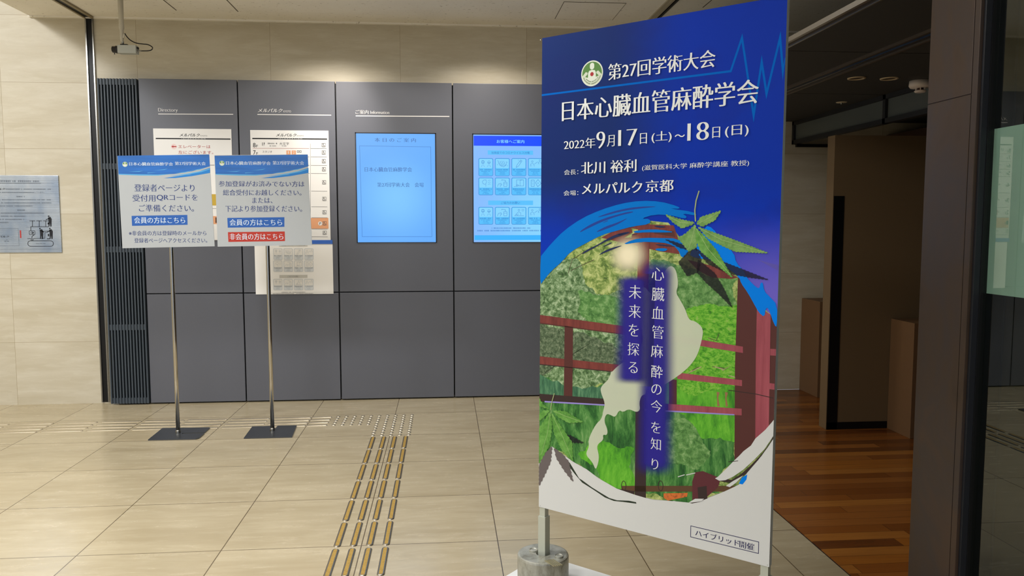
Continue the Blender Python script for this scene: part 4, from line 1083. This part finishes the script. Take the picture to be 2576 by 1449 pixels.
# small things printed in the grounds
for x, y in ((1230, 260), (1285, 262)): A.poly([(x - 8, y - 35), (x + 12, y - 30), (x + 2, y + 5), (x + 12, y + 60), (x - 4, y + 62), (x - 6, y)], mat('trunk_print', (150, 112, 78), .5), 7, Z7)
for q in ([(1060, 84), (1040, 98), (1120, 60)], [(1210, 60), (1270, 78), (1300, 62), (1260, 84)], [(1300, 118), (1345, 128), (1345, 138)]): A.stroke(q, .003, mat('branch_print', (176, 160, 128), .5), 7, Z=Z7)
for q in ([(250, 640), (330, 600), (420, 560)], [(230, 660), (260, 560), (350, 500)], [(1250, 1130), (1310, 1150), (1330, 1100)], [(1130, 1370), (1180, 1340)], [(1280, 1340), (1370, 1350)]): A.stroke(q, .0022, mat('twig_print', (84, 74, 56), .5), 5, Z=Z6)
A.poly([(590, 850), (1345, 850), (1345, 888), (590, 888)], mat('bank_print', (92, 66, 44), .5), 6, Z7)
A.poly([(560, 868), (676, 885), (676, 910)], dkb, 7, Z7)
A.poly([(870, 900), (1030, 896), (1025, 922), (900, 948), (870, 930)], orange, 7, Z7)
A.poly([(1080, 760), (1130, 752), (1250, 800), (1230, 860), (1160, 920), (1160, 948), (1060, 958), (1060, 820)], mat('maroon_print', (92, 42, 50), .5), 7, Z7)
A.poly([(1095, 860), (1155, 850), (1160, 945), (1100, 940)], dkb, 8, Z7)
for x in (605, 850): A.ring(*Z7(x, 850), .009, .0025, dkb, 8, 0, 360, 2.0)
# timber pavilion
A.poly([(630, 335), (760, 300), (1000, 310), (1030, 400), (1040, 520), (900, 500), (640, 440), (470, 400), (560, 350)], red1, 4, Z6)
A.poly([(690, 330), (760, 345), (640, 400), (690, 400), (700, 360)], f_glow, 5, Z6); A.poly([(840, 345), (1000, 350), (1010, 395), (860, 370)], red2, 5, Z6)
A.poly([(1100, 560), (1300, 610), (1470, 690), (1420, 700), (1280, 690), (1180, 640)], red1, 5, Z6)
A.poly([Z6(740, 300), Z6(826, 300), Z6(815, 800), Z6(733, 790)], red1, 6)
A.poly([Z6(733, 790), Z6(815, 800), Z7(755, 250), Z7(752, 930), Z7(678, 912), Z7(684, 250)], dkb, 6)
A.poly([(20, 962), (700, 1052), (700, 1110), (20, 1018)], red1, 6, Z6); A.poly([(20, 1018), (700, 1110), (700, 1116), (20, 1026)], red2, 7, Z6)
A.poly([(740, 1010), (770, 1070), (790, 1172), (720, 1175), (700, 1110)], red2, 7, Z6)
A.poly([(960, 1104), (1504, 1194), (1504, 1240), (960, 1150)], red3, 8, Z6)
A.poly([Z6(205, 1040), Z6(266, 1050), Z7(264, 262), Z7(207, 258)], red2, 7)
A.poly([(20, 1264), (640, 1330), (640, 1382), (20, 1320)], red1, 6, Z6); A.poly([(20, 1320), (640, 1382), (640, 1388), (20, 1326)], dkb, 7, Z6)
A.poly([(960, 98), (1390, 148), (1390, 188), (960, 140)], red3, 8, Z7)
A.poly([(42, 238), (480, 272), (690, 292), (1388, 338), (1388, 382), (690, 345), (480, 312), (42, 290)], dkb, 8, Z7); A.poly([(900, 306), (1388, 338), (1388, 382), (900, 356)], red3, 9, Z7)
A.poly([(80, 286), (480, 309), (480, 318), (80, 296)], vio, 10, Z7); A.poly([(745, 340), (1340, 374), (1340, 382), (745, 350)], vio, 10, Z7)
A.poly([(905, 140), (957, 146), (957, 322), (905, 318)], red2, 7, Z7); A.poly([Z6(975, 1150), Z6(1030, 1160), Z7(957, 110), Z7(905, 104)], red2, 7)
A.poly([Z6(1468, 690), Z6(1500, 700), Z6(1612, 880), Z6(1612, 1449), Z7(1480, 330), Z7(1478, 600), Z7(1340, 690), Z7(1343, 60)], red2, 7)
A.poly([Z6(1606, 900), Z6(1708, 960), Z7(1580, 0), Z7(1570, 480), Z7(1478, 560), Z7(1482, 0)], red3, 8)
A.poly([Z6(1706, 960), Z6(1790, 1000), Z7(1660, 0), Z7(1640, 430), Z7(1568, 480), Z7(1576, 0)], red2, 8)
A.poly([(1704, 1210), (1748, 1212), (1746, 1260), (1704, 1258)], red3, 9, Z6); A.poly([(1574, 168), (1606, 172), (1606, 212), (1572, 208)], red3, 9, Z7)
A.stroke([(1300, 215), (1480, 240), (1600, 268)], .0025, dkb, 9, Z=Z7)
# sun glint
A.field([Z6(500, 360), Z6(840, 345), Z6(840, 700), Z6(500, 700)], clear_paint('sun_print', (250, 240, 206), .95, 'radial'), 11)
# pale lake silhouette
lake = [Z6(x, y) for x, y in ((960, 600), (1015, 618), (1036, 740), (1015, 800), (1045, 850), (1085, 920), (1110, 1000), (1160, 1008), (1218, 1062), (1205, 1150), (1172, 1262), (1110, 1345), (1040, 1400))] + [Z7(x, y) for x, y in ((1010, 90), (900, 165), (830, 205), (752, 208), (756, 240), (722, 250), (708, 300), (716, 345), (690, 363), (640, 338), (600, 362), (576, 345), (550, 396), (520, 380), (490, 370), (474, 420), (500, 480), (494, 515), (466, 508), (472, 545), (424, 580), (440, 640), (440, 680), (430, 720), (418, 743), (398, 692), (350, 642), (376, 590), (370, 540), (420, 440), (460, 405), (472, 340), (482, 300), (450, 222), (456, 188), (510, 140), (530, 60))] + [Z6(x, y) for x, y in ((540, 1390), (600, 1326), (700, 1270), (780, 1172), (765, 1060), (740, 960), (735, 860), (745, 775), (788, 754), (815, 790), (850, 820), (900, 720))]
A.smooth(lake, clear_paint('lake_print', (214, 222, 198), .8), 12)
# brush circle, blue upper strokes
for pl in ([(24, 545), (60, 500), (110, 440), (200, 348), (330, 258), (470, 196), (620, 150), (760, 130), (900, 135), (1030, 170), (1050, 190), (960, 186), (1150, 212), (1172, 240), (1060, 222), (1100, 248), (1080, 262), (980, 236), (860, 230), (760, 262), (828, 262), (830, 300), (700, 318), (600, 345), (480, 378), (360, 440), (250, 500), (180, 580), (110, 640), (60, 700), (24, 750)],
           [(700, 352), (800, 340), (900, 340), (1018, 360), (900, 362), (800, 360), (720, 366)], [(620, 452), (700, 414), (790, 400), (900, 402), (1030, 405), (1110, 470), (1100, 520), (1060, 552), (1030, 480), (960, 440), (860, 432), (760, 430)], [(860, 478), (960, 476), (940, 500), (880, 495)]):
    A.smooth(pl, brush, 13, Z6, 1)
for pl in ([(300, 370), (360, 320), (480, 262), (600, 228), (680, 208), (720, 212), (600, 240), (480, 282), (380, 330)], [(430, 255), (520, 220), (640, 188), (760, 172), (900, 172), (780, 184), (640, 202), (500, 240)], [(470, 296), (520, 272), (525, 278)], [(420, 366), (500, 318), (590, 290), (680, 248), (600, 300), (500, 340)]): A.smooth(pl, mat('dry_brush_navy', (22, 60, 150), .45), 14, Z6)
for pl in ([(320, 528), (360, 490), (440, 455), (560, 380), (660, 356), (690, 362), (560, 404), (480, 440), (400, 485)], [(444, 532), (500, 492), (560, 470), (640, 452), (560, 484), (500, 508)], [(680, 380), (740, 370), (720, 378)], [(480, 465), (550, 430), (548, 442), (500, 462)], [(590, 372), (680, 360), (600, 384)], [(860, 444), (1010, 460), (1020, 466), (880, 456)], [(840, 310), (960, 318), (900, 330)]): A.smooth(pl, mat('dry_brush_ink', (26, 40, 84), .45), 14, Z6)
A.smooth([(1110, 520), (1180, 440), (1230, 310), (1285, 328), (1350, 420), (1440, 510), (1456, 585), (1512, 640), (1530, 690), (1600, 760), (1625, 770), (1632, 730), (1650, 724), (1660, 790), (1700, 830), (1756, 890), (1754, 1050), (1735, 1040), (1690, 910), (1670, 915), (1662, 980), (1620, 945), (1590, 890), (1540, 800), (1490, 730), (1480, 690), (1380, 610), (1260, 560), (1150, 545)], brush2, 13, Z6, 1)
A.poly([(1610, 560), (1760, 600), (1760, 640)], mat('violet_streak', (92, 84, 180), .45), 3, Z6)
# white brush strokes and page
A.poly([Z7(42, 700), Z7(128, 588), Z7(200, 640), Z7(270, 690), Z7(360, 740), Z7(440, 800), Z7(560, 868), Z7(690, 912), Z7(800, 944), Z7(950, 952), Z7(1050, 962), Z7(1130, 946), Z7(1250, 898), Z7(1370, 842), Z7(1440, 742), Z7(1520, 652), Z7(1612, 540), Z7(1612, 1480), Z7(1580, 1410), (1356, 1276), (1354, 1160)], wh, 15)
A.poly([(1606, 412), (1585, 432), (1545, 478), (1480, 535), (1450, 582), (1400, 620), (1372, 650), (1336, 684), (1292, 730), (1230, 790), (1212, 800), (1240, 816), (1280, 812), (1330, 790), (1400, 742), (1480, 668), (1540, 606), (1578, 550), (1606, 520)], wh, 15, Z7)
A.poly([(1604, 522), (1570, 574), (1520, 640), (1440, 722), (1380, 774), (1330, 806), (1290, 830), (1360, 812), (1420, 768), (1500, 676), (1560, 596), (1604, 540)], dkb, 16, Z7)
A.poly([(1284, 850), (1330, 818), (1400, 780), (1350, 830), (1310, 858)], wh, 17, Z7); A.poly([(1370, 835), (1390, 795), (1426, 774), (1420, 808), (1395, 840)], brush2, 17, Z7)
A.poly([(200, 640), (250, 700), (310, 800), (330, 812), (395, 860), (460, 900), (510, 930), (560, 945), (640, 948), (688, 958), (690, 968), (600, 956), (540, 950), (480, 926), (400, 872), (330, 828), (280, 770), (220, 690)], mat('brush_line_dark', (40, 52, 40), .5), 16, Z7)
A.poly([(1040, 958), (1080, 935), (1140, 935), (1120, 950), (1060, 968)], wh, 17, Z7); A.poly([(1044, 962), (1140, 950), (1060, 966)], dkb, 18, Z7)
A.poly([(1215, 800), (1290, 805), (1330, 812), (1290, 826), (1240, 818)], dkb, 14, Z7); A.stroke([(1300, 690), (1365, 684)], .002, dkb, 16, Z=Z7)
for q in ([(965, 790), (1010, 776)], [(1020, 778), (1080, 764)]): A.stroke(q, .0028, wh, 12, Z=Z7)
# leaves
def serrate(pts, amp, n):
    out = []
    for i in range(len(pts)):
        a, b = Vector(pts[i]), Vector(pts[(i + 1) % len(pts)]); d = b - a; L = d.length
        k = max(1, int(L / n)); nn = Vector((d.y, -d.x)).normalized()
        for j in range(k):
            out.append(tuple(a + d * (j / k)))
            if k > 1: out.append(tuple(a + d * ((j + .75) / k) + nn * amp))
    return out
def area2(p): return sum(p[i][0] * p[(i + 1) % len(p)][1] - p[(i + 1) % len(p)][0] * p[i][1] for i in range(len(p)))
def leaf(pts, mt, L, Z, n=22, amp=6):
    A.poly(serrate(pts, amp if area2(pts) > 0 else -amp, n), mt, L, Z)
lf1 = noise_paint('leaf_print_light', [(84, 128, 62), (112, 156, 84), (140, 180, 104)], 30); lf2 = noise_paint('leaf_print_deep', [(66, 122, 48), (96, 154, 66), (122, 176, 88)], 30)
shd = clear_paint('leaf_shadow_print', (34, 30, 40), .72); vein = mat('leaf_vein_print', (164, 190, 128), .5); stem = mat('leaf_stem_print', (156, 170, 120), .5)
for pl in ([(1160, 470), (1110, 500), (1035, 580), (1100, 680), (1180, 650), (1200, 560)], [(1110, 490), (1040, 470), (940, 412), (1010, 432), (1090, 460)], [(1160, 480), (1320, 560), (1500, 630), (1690, 706), (1560, 690), (1400, 660), (1250, 590)], [(1180, 560), (1300, 660), (1370, 780), (1428, 910), (1330, 810), (1230, 720), (1170, 650)]): leaf(pl, shd, 19, Z6, 26, 5)
leaf([(1150, 288), (1060, 270), (943, 233), (1000, 290), (1060, 330), (1140, 302)], lf1, 20, Z6); leaf([(1168, 296), (1200, 250), (1345, 204), (1300, 272), (1210, 318)], lf1, 20, Z6)
leaf([(1180, 322), (1290, 362), (1450, 420), (1685, 511), (1450, 500), (1350, 455), (1250, 402)], lf1, 20, Z6); leaf([(1158, 305), (1170, 400), (1166, 470), (1110, 497), (1034, 402), (1090, 370)], lf1, 21, Z6)
leaf([(1163, 330), (1215, 380), (1310, 490), (1352, 560), (1428, 690), (1290, 575), (1200, 500), (1166, 420)], lf2, 22, Z6)
for q in ([(1155, 295), (1050, 288), (960, 245)], [(1172, 300), (1250, 262), (1330, 214)], [(1180, 325), (1350, 415), (1660, 505)], [(1163, 330), (1250, 480), (1415, 670)], [(1158, 310), (1130, 420), (1110, 480)]): A.stroke(q, .0012, vein, 23, Z=Z6)
A.stroke([(1186, 58), (1164, 130), (1155, 200), (1160, 282)], .0042, stem, 23, Z=Z6)
sh2 = mat('leaf_shadow_page_print', (104, 96, 96), .5)
leaf([(44, 720), (80, 640), (130, 590), (120, 690), (84, 770), (44, 848)], sh2, 19, Z7, 24, 6); leaf([(145, 600), (200, 640), (240, 690), (270, 822), (210, 745), (160, 665)], sh2, 19, Z7, 26, 5); leaf([(190, 500), (260, 520), (340, 565), (250, 560)], shd, 19, Z7)
leaf([(112, 338), (70, 310), (44, 268), (44, 318)], lf2, 20, Z7, 20, 5); leaf([(115, 348), (70, 352), (44, 372), (44, 418), (80, 390)], lf2, 20, Z7, 20, 5)
leaf([(118, 362), (130, 450), (112, 580), (44, 700), (44, 470)], lf2, 21, Z7, 24, 6); leaf([(128, 365), (200, 470), (262, 560), (268, 686), (196, 610), (145, 500)], lf2, 22, Z7, 22, 5); leaf([(138, 350), (220, 356), (334, 425), (240, 430), (170, 390)], lf2, 21, Z7, 22, 5)
for q in ([(120, 362), (100, 500), (60, 640)], [(130, 370), (200, 520), (258, 660)], [(138, 352), (230, 390), (320, 422)]): A.stroke(q, .0012, vein, 23, Z=Z7)
A.stroke([(146, 235), (130, 290), (120, 345)], .0034, stem, 23, Z=Z7)
# ink haze behind the vertical lettering
A.field([Z6(740, 530), Z6(1035, 545), Z7(965, 805), Z7(665, 795)], clear_paint('haze_ink', (44, 36, 146), .96, (.22, .84)), 24)
A.field([Z6(560, 655), Z6(868, 665), Z6(850, 1485), Z6(545, 1470)], MATS['haze_ink'], 24)
# heart trace, frame of the note at the bottom
A.stroke([(30, 695), (1415, 519), (1497, 275), (1582, 842), (1641, 452), (1676, 684), (1775, 275), (1797, 530), (1818, 420)], .0068, line_b, 2, Z=Z5)
nv = mat('navy_print', (30, 28, 84), .5); A.stroke([(1051, 1115), (1502, 1222), (1500, 1298), (1050, 1188)], .0022, nv, 17, True, Z=Z7)
sheet_o = sheet.build('printed_sheet', bt)
# emblem and lettering as pieces of the sheet
A = Art(SBn, P1, .0001); u, v = SBn.uv(*Z5(404, 535)); emblem(A, u, v, .0455, 4, True); e_o = A.build('emblem'); adopt(e_o, sheet_o)
A = Art(SBn, Z5, .0001); M1 = dict(layer=26, ox=.019, oy=-.014); M2 = dict(layer=26, ox=.012, oy=-.014)
A.text('第27回学術大会', (527, 468), (1302, 488), inkw, **M1)
adopt(A.build('heading_lettering'), sheet_o); A = Art(SBn, Z5, .0001)
A.text('日本心臓血管麻酔学会', (190, 735), (1615, 752), inkw, **M1)
adopt(A.build('title_lettering'), sheet_o); A = Art(SBn, Z5, .0001)
A.text('2022年', (203, 1018), (430, 1078), inkw, **M2); A.text('9', (440, 963), (500, 1080), inkw, 26, .012, -.03); A.text('月', (517, 988), (570, 1067), inkw, **M2); A.text('17', (600, 950), (733, 1058), inkw, 26, .012, -.03); A.text('日', (757, 973), (805, 1047), inkw, **M2)
A.text('(土)', (842, 962), (985, 1035), inkw, **M2); A.text('～', (1010, 982), (1082, 998), inkw, 26, .01, .01); A.text('18', (1105, 900), (1255, 1018), inkw, 26, .012, -.03); A.text('日', (1285, 928), (1338, 1003), inkw, **M2); A.text('(日)', (1378, 918), (1545, 993), inkw, **M2)
adopt(A.build('date_lettering'), sheet_o); A = Art(SBn, Z5, .0001)
A.text('会長：', (203, 1238), (306, 1272), inkw, 26, .006, -.012); A.text('北川 裕利', (328, 1182), (728, 1252), inkw, **M1); A.text('(滋賀医科大学 麻酔学講座 教授)', (772, 1205), (1550, 1213), inkw, 26, .004, -.008)
adopt(A.build('president_lettering'), sheet_o); A = Art(SBn, Z5, .0001)
A.text('会場：', (200, 1390), (306, 1424), inkw, 26, .006, -.012); A.text('メルパルク', (335, 1338), (770, 1404), inkw, 26, .02, -.008); A.text('京都', (800, 1315), (998, 1396), inkw, **M1)
adopt(A.build('venue_lettering'), sheet_o); A = Art(SBn, Z5, .0001)
def vchar(ch, c, half, Zf): 
    a, b = SBn.uv(*Zf(c[0] - half, c[1] - half)), SBn.uv(*Zf(c[0] + half, c[1] + half)); s = (a[1] - b[1]) / 2; cu, cv = (a[0] + b[0]) / 2, (a[1] + b[1]) / 2
    L = glyph_loops(ch); xs = [p.x for l in L for p in l]; ys = [p.y for l in L for p in l]
    k = 2 * s * .98; w, h = (max(xs) - min(xs)) * k * .98, (max(ys) - min(ys)) * k
    A.text(ch, None, None, inkw, 26, .0, -.016, uvbox=(cu - w / 2, cv - h / 2, cu + w / 2, cv + h / 2))
for ch, c in zip('心臓血管麻酔', ((887, 665), (888, 812), (886, 946), (886, 1088), (880, 1226), (879, 1376))): vchar(ch, c, 58, Z6)
for ch, c in zip('の今を知り', ((824, 210), (824, 322), (820, 462), (820, 572), (814, 706))): vchar(ch, c, 53, Z7)
for ch, c in zip('未来を探る', ((720, 795), (718, 936), (710, 1074), (708, 1212), (706, 1346))): vchar(ch, c, 58, Z6)
adopt(A.build('slogan_lettering'), sheet_o); A = Art(SBn, Z5, .0001)
A.text('ハイブリッド', (1082, 1138), (1372, 1253), nv, 18, .01, -.008, Z=Z7); A.text('開催', (1375, 1212), (1472, 1281), nv, 18, .014, -.016, Z=Z7)
adopt(A.build('note_lettering'), sheet_o)
# posts, sleeves, screws, feet
for k, u in enumerate((.016, BW - .016)):
    c = SBn.pt(u, 0, -.013); c = Vector((c.x, c.y, 0))
    def post(hw, z0, z1): return prism(bmesh.new(), [c + BU * a + BN * b + Vector((0, 0, z0)) for a, b in ((-hw, -hw), (hw, -hw), (hw, hw), (-hw, hw))], Vector((0, 0, z1 - z0)))
    obj('post', post(.0125, .05, .327), post_m, bt)
    obj('sleeve', post(.0165, .008, .287), post_m, bt)
    def plate_pts():
        out = []
        for x, y in rrect(-.20, -.16, .20, .16, .02): out.append(c + BU * x + BN * y + Vector((0, 0, .001)))
        return out
    if k == 0:
        obj('foot_plate', prism(bmesh.new(), [c + BU * x + BN * y + Vector((0, 0, .001)) for x, y in rrect(-.16, -.22, .20, .22, .02)], Vector((0, 0, .010))), mat('plate_white', (226, 228, 228), .35), bt)
        wc = c.copy()
    else:
        obj('foot_plate', prism(bmesh.new(), [c + BU * x + BN * y + Vector((0, 0, .001)) for x, y in rrect(-.20, -.22, .16, .22, .02)], Vector((0, 0, .010))), MATS['plate_white'], bt)
for x, y in ((1360, 101), (1359.6, 1272)):
    u, v = SBn.uv(x, y); bm = lathe(bmesh.new(), [(.003, 0), (.0025, .0012), (0, .0014)], 0, 0, 12, M=Matrix.Translation(SBn.pt(u, v, .0002)) @ BN.to_track_quat('Z', 'Y').to_matrix().to_4x4())
    obj('screw', bm, steel_m, bt, True)
u, v = SBn.uv(1931, 1421); obj('screw', lathe(bmesh.new(), [(.003, 0), (.0025, .0012), (0, .0014)], 0, 0, 12, M=Matrix.Translation(SBn.pt(u, v, .0002)) @ BN.to_track_quat('Z', 'Y').to_matrix().to_4x4()), steel_m, bt, True)
# round weight slipped over the left foot
wm = noise_paint('weight_metal', [(136, 134, 122), (168, 168, 158), (184, 184, 176)], 22, (1, 1, .5), .42, 5, False); MATS['weight_metal'].node_tree.nodes['Principled BSDF'].inputs['Metallic'].default_value = .45
wx, wy, wz, R_ = wc.x + BN.x * .006, wc.y + BN.y * .006, .137, .101
bm = bmesh.new(); n = 48; ang0 = math.atan2(BN.y, BN.x) + math.radians(180)
rings = []
for r, z in ((R_, .0115), (R_, wz - .008), (R_ - .002, wz - .002), (R_ - .008, wz), ):
    rings.append([bm.verts.new((wx + r * math.cos(2 * math.pi * k / n), wy + r * math.sin(2 * math.pi * k / n), z)) for k in range(n)])
hole = [bm.verts.new((wx + .028 * math.cos(2 * math.pi * k / n), wy + .028 * math.sin(2 * math.pi * k / n), wz)) for k in range(n)]; hole2 = [bm.verts.new((wx + .026 * math.cos(2 * math.pi * k / n), wy + .026 * math.sin(2 * math.pi * k / n), wz - .06)) for k in range(n)]
for a_, b_ in zip(rings + [hole], rings[1:] + [hole, hole2]):
    if a_ is b_: continue
    for k in range(n): bm.faces.new([a_[k], a_[(k + 1) % n], b_[(k + 1) % n], b_[k]])
t_ = obj('weight', bm, wm, bt, False)
def top_px(x, y): p = onZ(x, y, wz); return p
for x, y in ((1342, 1386), (1406, 1401)):
    p = top_px(x, y); bm = lathe(bmesh.new(), [(.017, wz - .001), (.017, wz + .006), (.015, wz + .007), (.013, wz + .0045), (0, wz + .0045)], p.x, p.y, 24); obj('boss', bm, wm, t_, False)
bm = bmesh.new(); p0, p1 = top_px(1371, 1411), top_px(1396, 1427); dx = (top_px(1384, 1408) - top_px(1366, 1411)) / 4
for k in range(5):
    a_, b_ = p0 + dx * k * 1.1, p0 + dx * k * 1.1 + (p1 - p0) * .92
    d = dx.normalized() * .0016
    prism(bm, [a_ - d, a_ + d, b_ + d, b_ - d], Vector((0, 0, .003)))
obj('grip_ribs', bm, mat('rib_metal', (176, 168, 136), .35, .6), t_)
